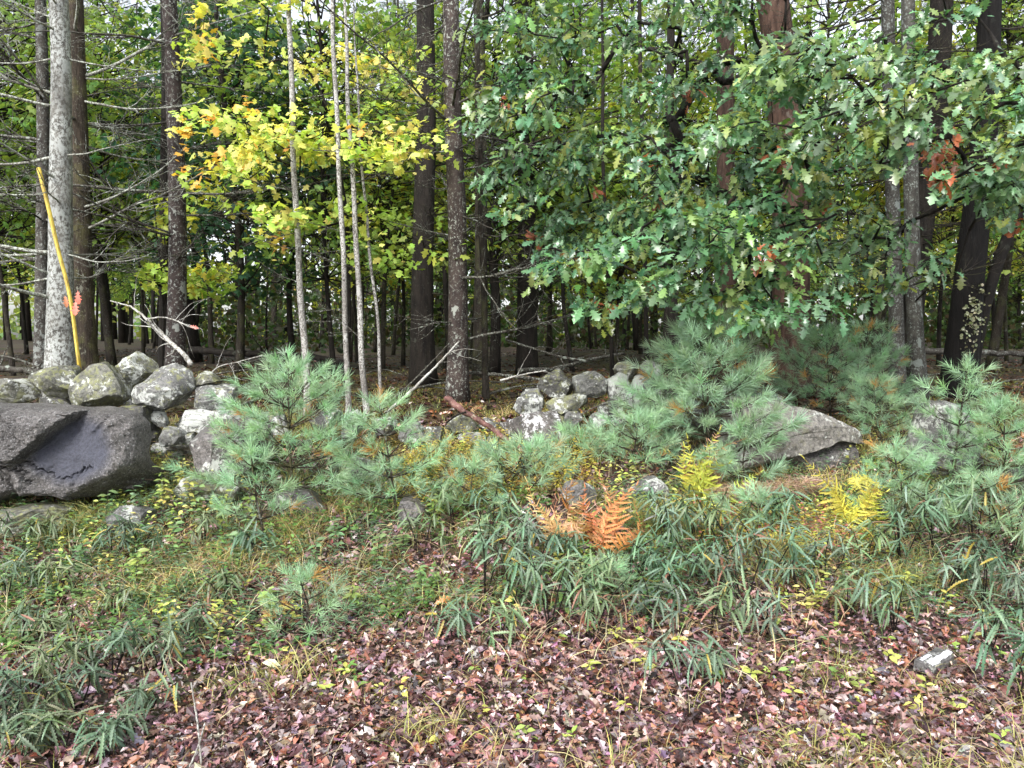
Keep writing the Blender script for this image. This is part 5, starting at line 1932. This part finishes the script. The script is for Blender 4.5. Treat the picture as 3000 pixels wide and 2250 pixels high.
LEAF_OVAL = Acc().add(*OVAL).mesh('leaf', M_HERB, True)
for k, (x, y, h) in enumerate([(1865, 1910, 45), (1885, 1965, 45), (1715, 1975, 35), (2660, 1740, 55), (2765, 1790, 50), (2610, 1945, 40), (1990, 1900, 30), (2690, 2040, 40), (1800, 1880, 40), (2850, 2090, 35),
                               (2320, 2060, 40), (2200, 2000, 30), (1010, 1990, 30), (870, 1830, 60), (290, 1800, 50)]):
    leafy_seedling(x, y, h, 'tiny yellow-green seedling', (.46, .50, .12), 1400 + k, 7, .05)
for k, (x, y, h) in enumerate([(300, 1560, 120), (480, 1500, 150), (430, 1540, 120), (560, 1560, 150), (640, 1580, 140), (690, 1640, 110), (520, 1640, 110), (740, 1560, 110), (1000, 1640, 110), (1100, 1680, 120),
                               (1300, 1560, 110), (250, 1680, 110), (100, 1620, 100), (400, 1720, 110), (900, 1700, 110), (1180, 1640, 110), (1050, 1800, 100), (660, 1760, 90), (1230, 1760, 100), (780, 1800, 80)]):
    leafy_seedling(x, y, h, 'upright leafy stem', [(.16, .26, .10), (.24, .32, .09), (.13, .22, .10)][k % 3], 1450 + k, 22, .052, 'leafy_weed', 'weed', 'upright leafy weeds on the bank')
for k, (x, y) in enumerate([(470, 1410), (520, 1440), (560, 1490), (450, 1340), (500, 1500)]):
    leafy_seedling(x, y, 90, 'yellow-leaved weed', (.46, .46, .14), 1480 + k, 20, .055, 'leafy_weed', 'weed', 'yellow-leaved weeds beside the scooped boulder')


# ================================================================== GROUND COVER (uncountable)
def ribbons(name, label, cat, B, Ln, cols, rng, wid=.003, k=4, lean=.5, dirn=(0, -.2, 0), mat=None):
    n = len(B)
    az = rng.uniform(0, 2 * math.pi, n)
    hd = np.stack([np.cos(az), np.sin(az), np.zeros(n)], -1) * lean + np.array(dirn)
    t = np.linspace(0, 1, k)
    ctr = B[:, None] + (np.array([0, 0, 1.0])[None, None] * (t - .45 * t ** 2)[None, :, None] + hd[:, None] * (t ** 1.8)[None, :, None]) * Ln[:, None, None]
    side = norm(np.stack([-np.sin(az), np.cos(az), np.zeros(n)], -1) + rng.normal(0, .3, (n, 3)))
    w = wid * (1 - t ** 1.6)[None, :, None] * rng.uniform(.6, 1.3, n)[:, None, None]
    V = np.stack([ctr + side[:, None] * w, ctr - side[:, None] * w], 2).reshape(-1, 3)
    i = np.arange(k - 1) * 2
    Qt = np.stack([i, i + 1, i + 3, i + 2], -1)
    Q = (Qt[None] + (np.arange(n) * k * 2)[:, None, None]).reshape(-1, 4)
    a = Acc().add(V, Q, None, np.repeat(cols, k * 2, 0))
    o = obj(name, a.mesh(name, mat or M_GRASS), kind='stuff')
    tag(o, label, cat)


def wnoise(x, y, s, o=0.0):
    return (np.sin(x * s + o) * np.cos(y * s * 1.3 + o * 2) + np.sin(x * s * 2.3 - y * s * 1.7 + o * 3) * .6 + np.sin(y * s * 3.1 + x * s * 1.1 + o) * .4) / 2


def rnd_ground(rng, n, y0, y1, px0=-700, px1=3700, pw=1.0):
    Y = y0 + (y1 - y0) * rng.uniform(0, 1, n) ** pw
    px = rng.uniform(px0, px1, n)
    x = (px - 1500) / F * Y
    return x, Y, px, 990 + (CAMZ - H(x, Y)) / Y * F


def litter(name, label, n, y0, y1, size, cols, seed, keepf=None, tp=(DRY1, DRY2, DRY3), tilt=.45, lift=.02, w=None, mat=None, px0=-700, px1=3700, pw=1.0):
    rng = R_(seed)
    x, Y, px, py = rnd_ground(rng, n, y0, y1, px0, px1, pw)
    if keepf is not None:
        k = keepf(x, Y, px, py, rng)
        x, Y = x[k], Y[k]
    m = len(x)
    z = H(x, Y) + rng.uniform(0, lift, m)
    az = rng.uniform(0, 2 * math.pi, m)
    ax = np.stack([np.cos(az), np.sin(az), rng.normal(0, tilt * .6, m)], -1)
    nr = np.array([0, 0, 1.0]) + rng.normal(0, tilt, (m, 3))
    cl = palette(rng, m, cols, .30, w) * .9
    Fm = frames(ax, nr)
    sz = size * rng.uniform(.6, 1.3, m)
    # centre each leaf on its spot
    pos = np.stack([x, Y, z], -1) - Fm[:, :, 0] * (sz * .5)[:, None]
    a = Acc()
    ti = rng.randint(0, len(tp), m)
    for q, t_ in enumerate(tp):
        s = ti == q
        scatter(a, t_, Fm[s], pos[s], sz[s], cl[s])
    o = obj(name, a.mesh(name, mat or M_DRY, False), kind='stuff')
    tag(o, label, 'leaves')


BRN = [(.16, .08, .078), (.25, .155, .155), (.075, .036, .034), (.31, .18, .15), (.43, .30, .28), (.23, .165, .18), (.24, .10, .06), (.04, .022, .022)]


DRY1 = strip_leaf([(x, w * 1.0) for x, w in [(0, .01), (.1, .03), (.2, .16), (.3, .06), (.45, .30), (.55, .10), (.72, .28), (.82, .08), (.9, .12), (1, .02)]], .75, .5)


def near_keep(x, Y, px, py, rng):
    edge = 4.0 - .35 * np.clip((-x - .6) / 1.2, 0, 1) + .35 * np.sin(x * 1.4 + 1) + .2 * np.sin(x * 4)
    return rng.rand(len(x)) < np.clip((edge - Y) / .5, 0.4, 1)


litter('fallen_leaves', 'thick carpet of wet brown and purplish oak leaves along the foreground', 43000, 2.3, 5.2, .052, BRN, 1, near_keep, tilt=.6, lift=.035)
CRUMB = strip_leaf([(0, .05), (.5, .3), (1, .05)], .4, .2)
litter('leaf_crumbs', 'crumbled bits of leaf and bark between the fallen leaves', 33000, 2.3, 5.6, .022, BRN + [(.30, .20, .10)], 12, None, tp=(CRUMB,), tilt=.5, lift=.045)
litter('fallen_leaves', 'scattered brown leaves between the plants of the bank', 22000, 3.6, 7.2, .055, BRN, 2, None, tilt=.5, lift=.03)
litter('fallen_leaves', 'dull brown leaf litter on the shaded forest floor', 33000, 7.0, 24, .085, [(.06, .028, .018), (.09, .042, .026), (.035, .018, .013), (.13, .05, .028), (.10, .065, .045)], 3, None,
       tp=(OVAL,), tilt=.35, lift=.03, pw=1.4)
litter('fallen_needles', 'orange pine needle and fern debris lying behind the low middle wall', 4200, 6.3, 7.6, .06, [(.36, .13, .05), (.42, .20, .08), (.28, .10, .05)], 4,
       lambda x, Y, px, py, r: (wnoise(x, Y, 2.3, 1.0) > .28) & (px > 650), tilt=.6, lift=.05)

rng = R_(600)
# grass on the bank
x, Y, px, py = rnd_ground(rng, 255000, 2.4, 7.4)
dn = wnoise(x, Y, 1.9, 2.0) * .5 + wnoise(x, Y, 5.1, .7) * .4
clump = np.clip((dn + .22) * 1.8, 0, 1)
band = np.clip((Y - 4.0) / .5, .045, 1)
band = np.maximum(band, np.clip((px - 2100) / 700, 0, .45) * (Y < 3.7))
band = np.maximum(band, .22 * (wnoise(x, Y, 2.7, 8.0) > .35))
k = rng.rand(len(x)) < clump * band * .8
x, Y = x[k], Y[k]
B = np.stack([x, Y, H(x, Y) - .005], -1)
yl = np.clip(.62 + wnoise(x, Y, .9, 4) * .9, 0, 1)[:, None]
cl = palette(rng, len(x), [(.20, .25, .06), (.28, .30, .08), (.13, .18, .05)], .2) * (1 - yl) + palette(rng, len(x), [(.56, .48, .24), (.46, .32, .18), (.44, .42, .12)], .2) * yl
ribbons('grass', 'fine yellow-green and straw grass growing over the bank', 'grass', B, rng.uniform(.05, .15, len(x)) * (1 + 1.1 * np.clip(wnoise(x, Y, 3.3, 5) * 2, 0, 1)), np.clip(cl, .01, .9), rng, .0024, 5, .8)
x, Y, px, py = rnd_ground(rng, 11500, 2.6, 6.6)
k = rng.rand(len(x)) < np.clip((wnoise(x, Y, 2.0, 3.0) + .4), 0, 1) * np.clip((Y - 3.2) / .9, .10, 1)
x, Y = x[k], Y[k]
ribbons('dead_stems', 'thin dry straw stems lying tangled through the bank plants', 'dry stems', np.stack([x, Y, H(x, Y)], -1), rng.uniform(.12, .38, len(x)),
        palette(rng, len(x), [(.50, .42, .26), (.36, .26, .16), (.24, .14, .10), (.56, .52, .30)], .2), rng, .0022, 5, 1.3)
# mossy sedge on the forest floor just behind the wall
x, Y, px, py = rnd_ground(rng, 76000, 6.9, 13, pw=1.3)
k = rng.rand(len(x)) < np.clip((wnoise(x, Y, .8, 1.5) + .35) * 1.6, 0, 1) * .8
x, Y = x[k], Y[k]
B = np.stack([x, Y, H(x, Y) - .005], -1)
cl = palette(rng, len(x), [(.20, .23, .05), (.26, .26, .07), (.30, .22, .08), (.16, .18, .05)], .2)
ribbons('grass', 'short mossy grass on the forest floor behind the wall', 'grass', B, rng.uniform(.03, .10, len(x)), cl, rng, .004, 3, .8)


# small herbs
def herbs(name, label, n, y0, y1, cols, seed, hgt, lsz, keepf=None, tpl=OVAL, per=7, px0=-700, px1=3700):
    rng = R_(seed)
    x, Y, px, py = rnd_ground(rng, n, y0, y1, px0, px1)
    if keepf is not None:
        k = keepf(x, Y, px, py, rng)
        x, Y = x[k], Y[k]
    m = len(x)
    a = Acc()
    base = np.stack([x, Y, H(x, Y)], -1)
    hh = hgt * rng.uniform(.4, 1.2, m)
    lean = rng.normal(0, .25, (m, 3)) * [1, 1, 0]
    plc = palette(rng, m, cols, .15)
    P_, A_, N_, C_, Z_ = [], [], [], [], []
    for q in range(per):
        t = (q + 1) / per
        p = base + (lean * t + np.array([0, 0, 1]) * t) * hh[:, None]
        az = rng.uniform(0, 6.28, m)
        ax = np.stack([np.cos(az), np.sin(az), rng.normal(.1, .25, m)], -1)
        P_.append(p)
        A_.append(ax)
        N_.append(np.array([0, -.2, 1.0]) + rng.normal(0, .35, (m, 3)))
        C_.append(np.clip(plc * (1 + rng.normal(0, .15, (m, 1))), .01, .9))
        Z_.append(lsz * rng.uniform(.6, 1.3, m) * (1.15 - .4 * t))
    scatter(a, tpl, frames(np.concatenate(A_), np.concatenate(N_)), np.concatenate(P_), np.concatenate(Z_), np.concatenate(C_))
    o = obj(name, a.mesh(name, M_HERB, True), kind='stuff')
    tag(o, label, 'ground cover')


def hk(s, o, th, lo=None):
    def f(x, Y, px, py, r):
        return (wnoise(x, Y, s, o) > th) & ((Y > 4.0 - .5 * np.clip((-x - .6) / 1.2, 0, 1)) | (r.rand(len(x)) < .06))
    return f


herbs('low_herbs', 'small green leafy herbs scattered over the bank', 5400, 3.4, 6.6, [(.11, .22, .06), (.18, .30, .08), (.08, .16, .06)], 701, .12, .045, hk(2.1, .4, -.0))
herbs('low_herbs', 'bright yellow-green herbs in patches on the bank', 2200, 3.6, 6.4, [(.46, .50, .12), (.54, .52, .16), (.36, .46, .11)], 702, .14, .045, hk(1.7, 2.4, .22))
herbs('low_herbs', 'tiny yellow leaved bushlets in front of the broken log', 700, 5.2, 6.2, [(.45, .40, .06), (.40, .30, .07)], 703, .2, .025, None, per=10, px0=1150, px1=1750)
herbs('low_herbs', 'pink and yellow small leaves in front of the right pine seedlings', 700, 4.6, 5.2, [(.50, .42, .07), (.42, .44, .08), (.50, .17, .15)], 704, .12, .028, None, px0=2050, px1=2600)
herbs('low_herbs', 'pale yellow leaved sprigs dotted over the fallen leaves', 70, 2.9, 4.4, [(.45, .48, .12), (.30, .42, .10)], 705, .07, .045, None, per=6, px0=600)
herbs('low_herbs', 'grey-green wispy plants filling the bank between the sweetferns', 6600, 3.7, 6.1, [(.10, .19, .10), (.14, .24, .12), (.08, .14, .07)], 706, .16, .045, hk(1.3, 5.0, -.3),
      tpl=strip_leaf([(0, .02), (.5, .09), (1, .01)], .3, .2), per=9)

print('objects', len(bpy.data.objects), 'polys', sum(len(m.polygons) for m in bpy.data.meshes))
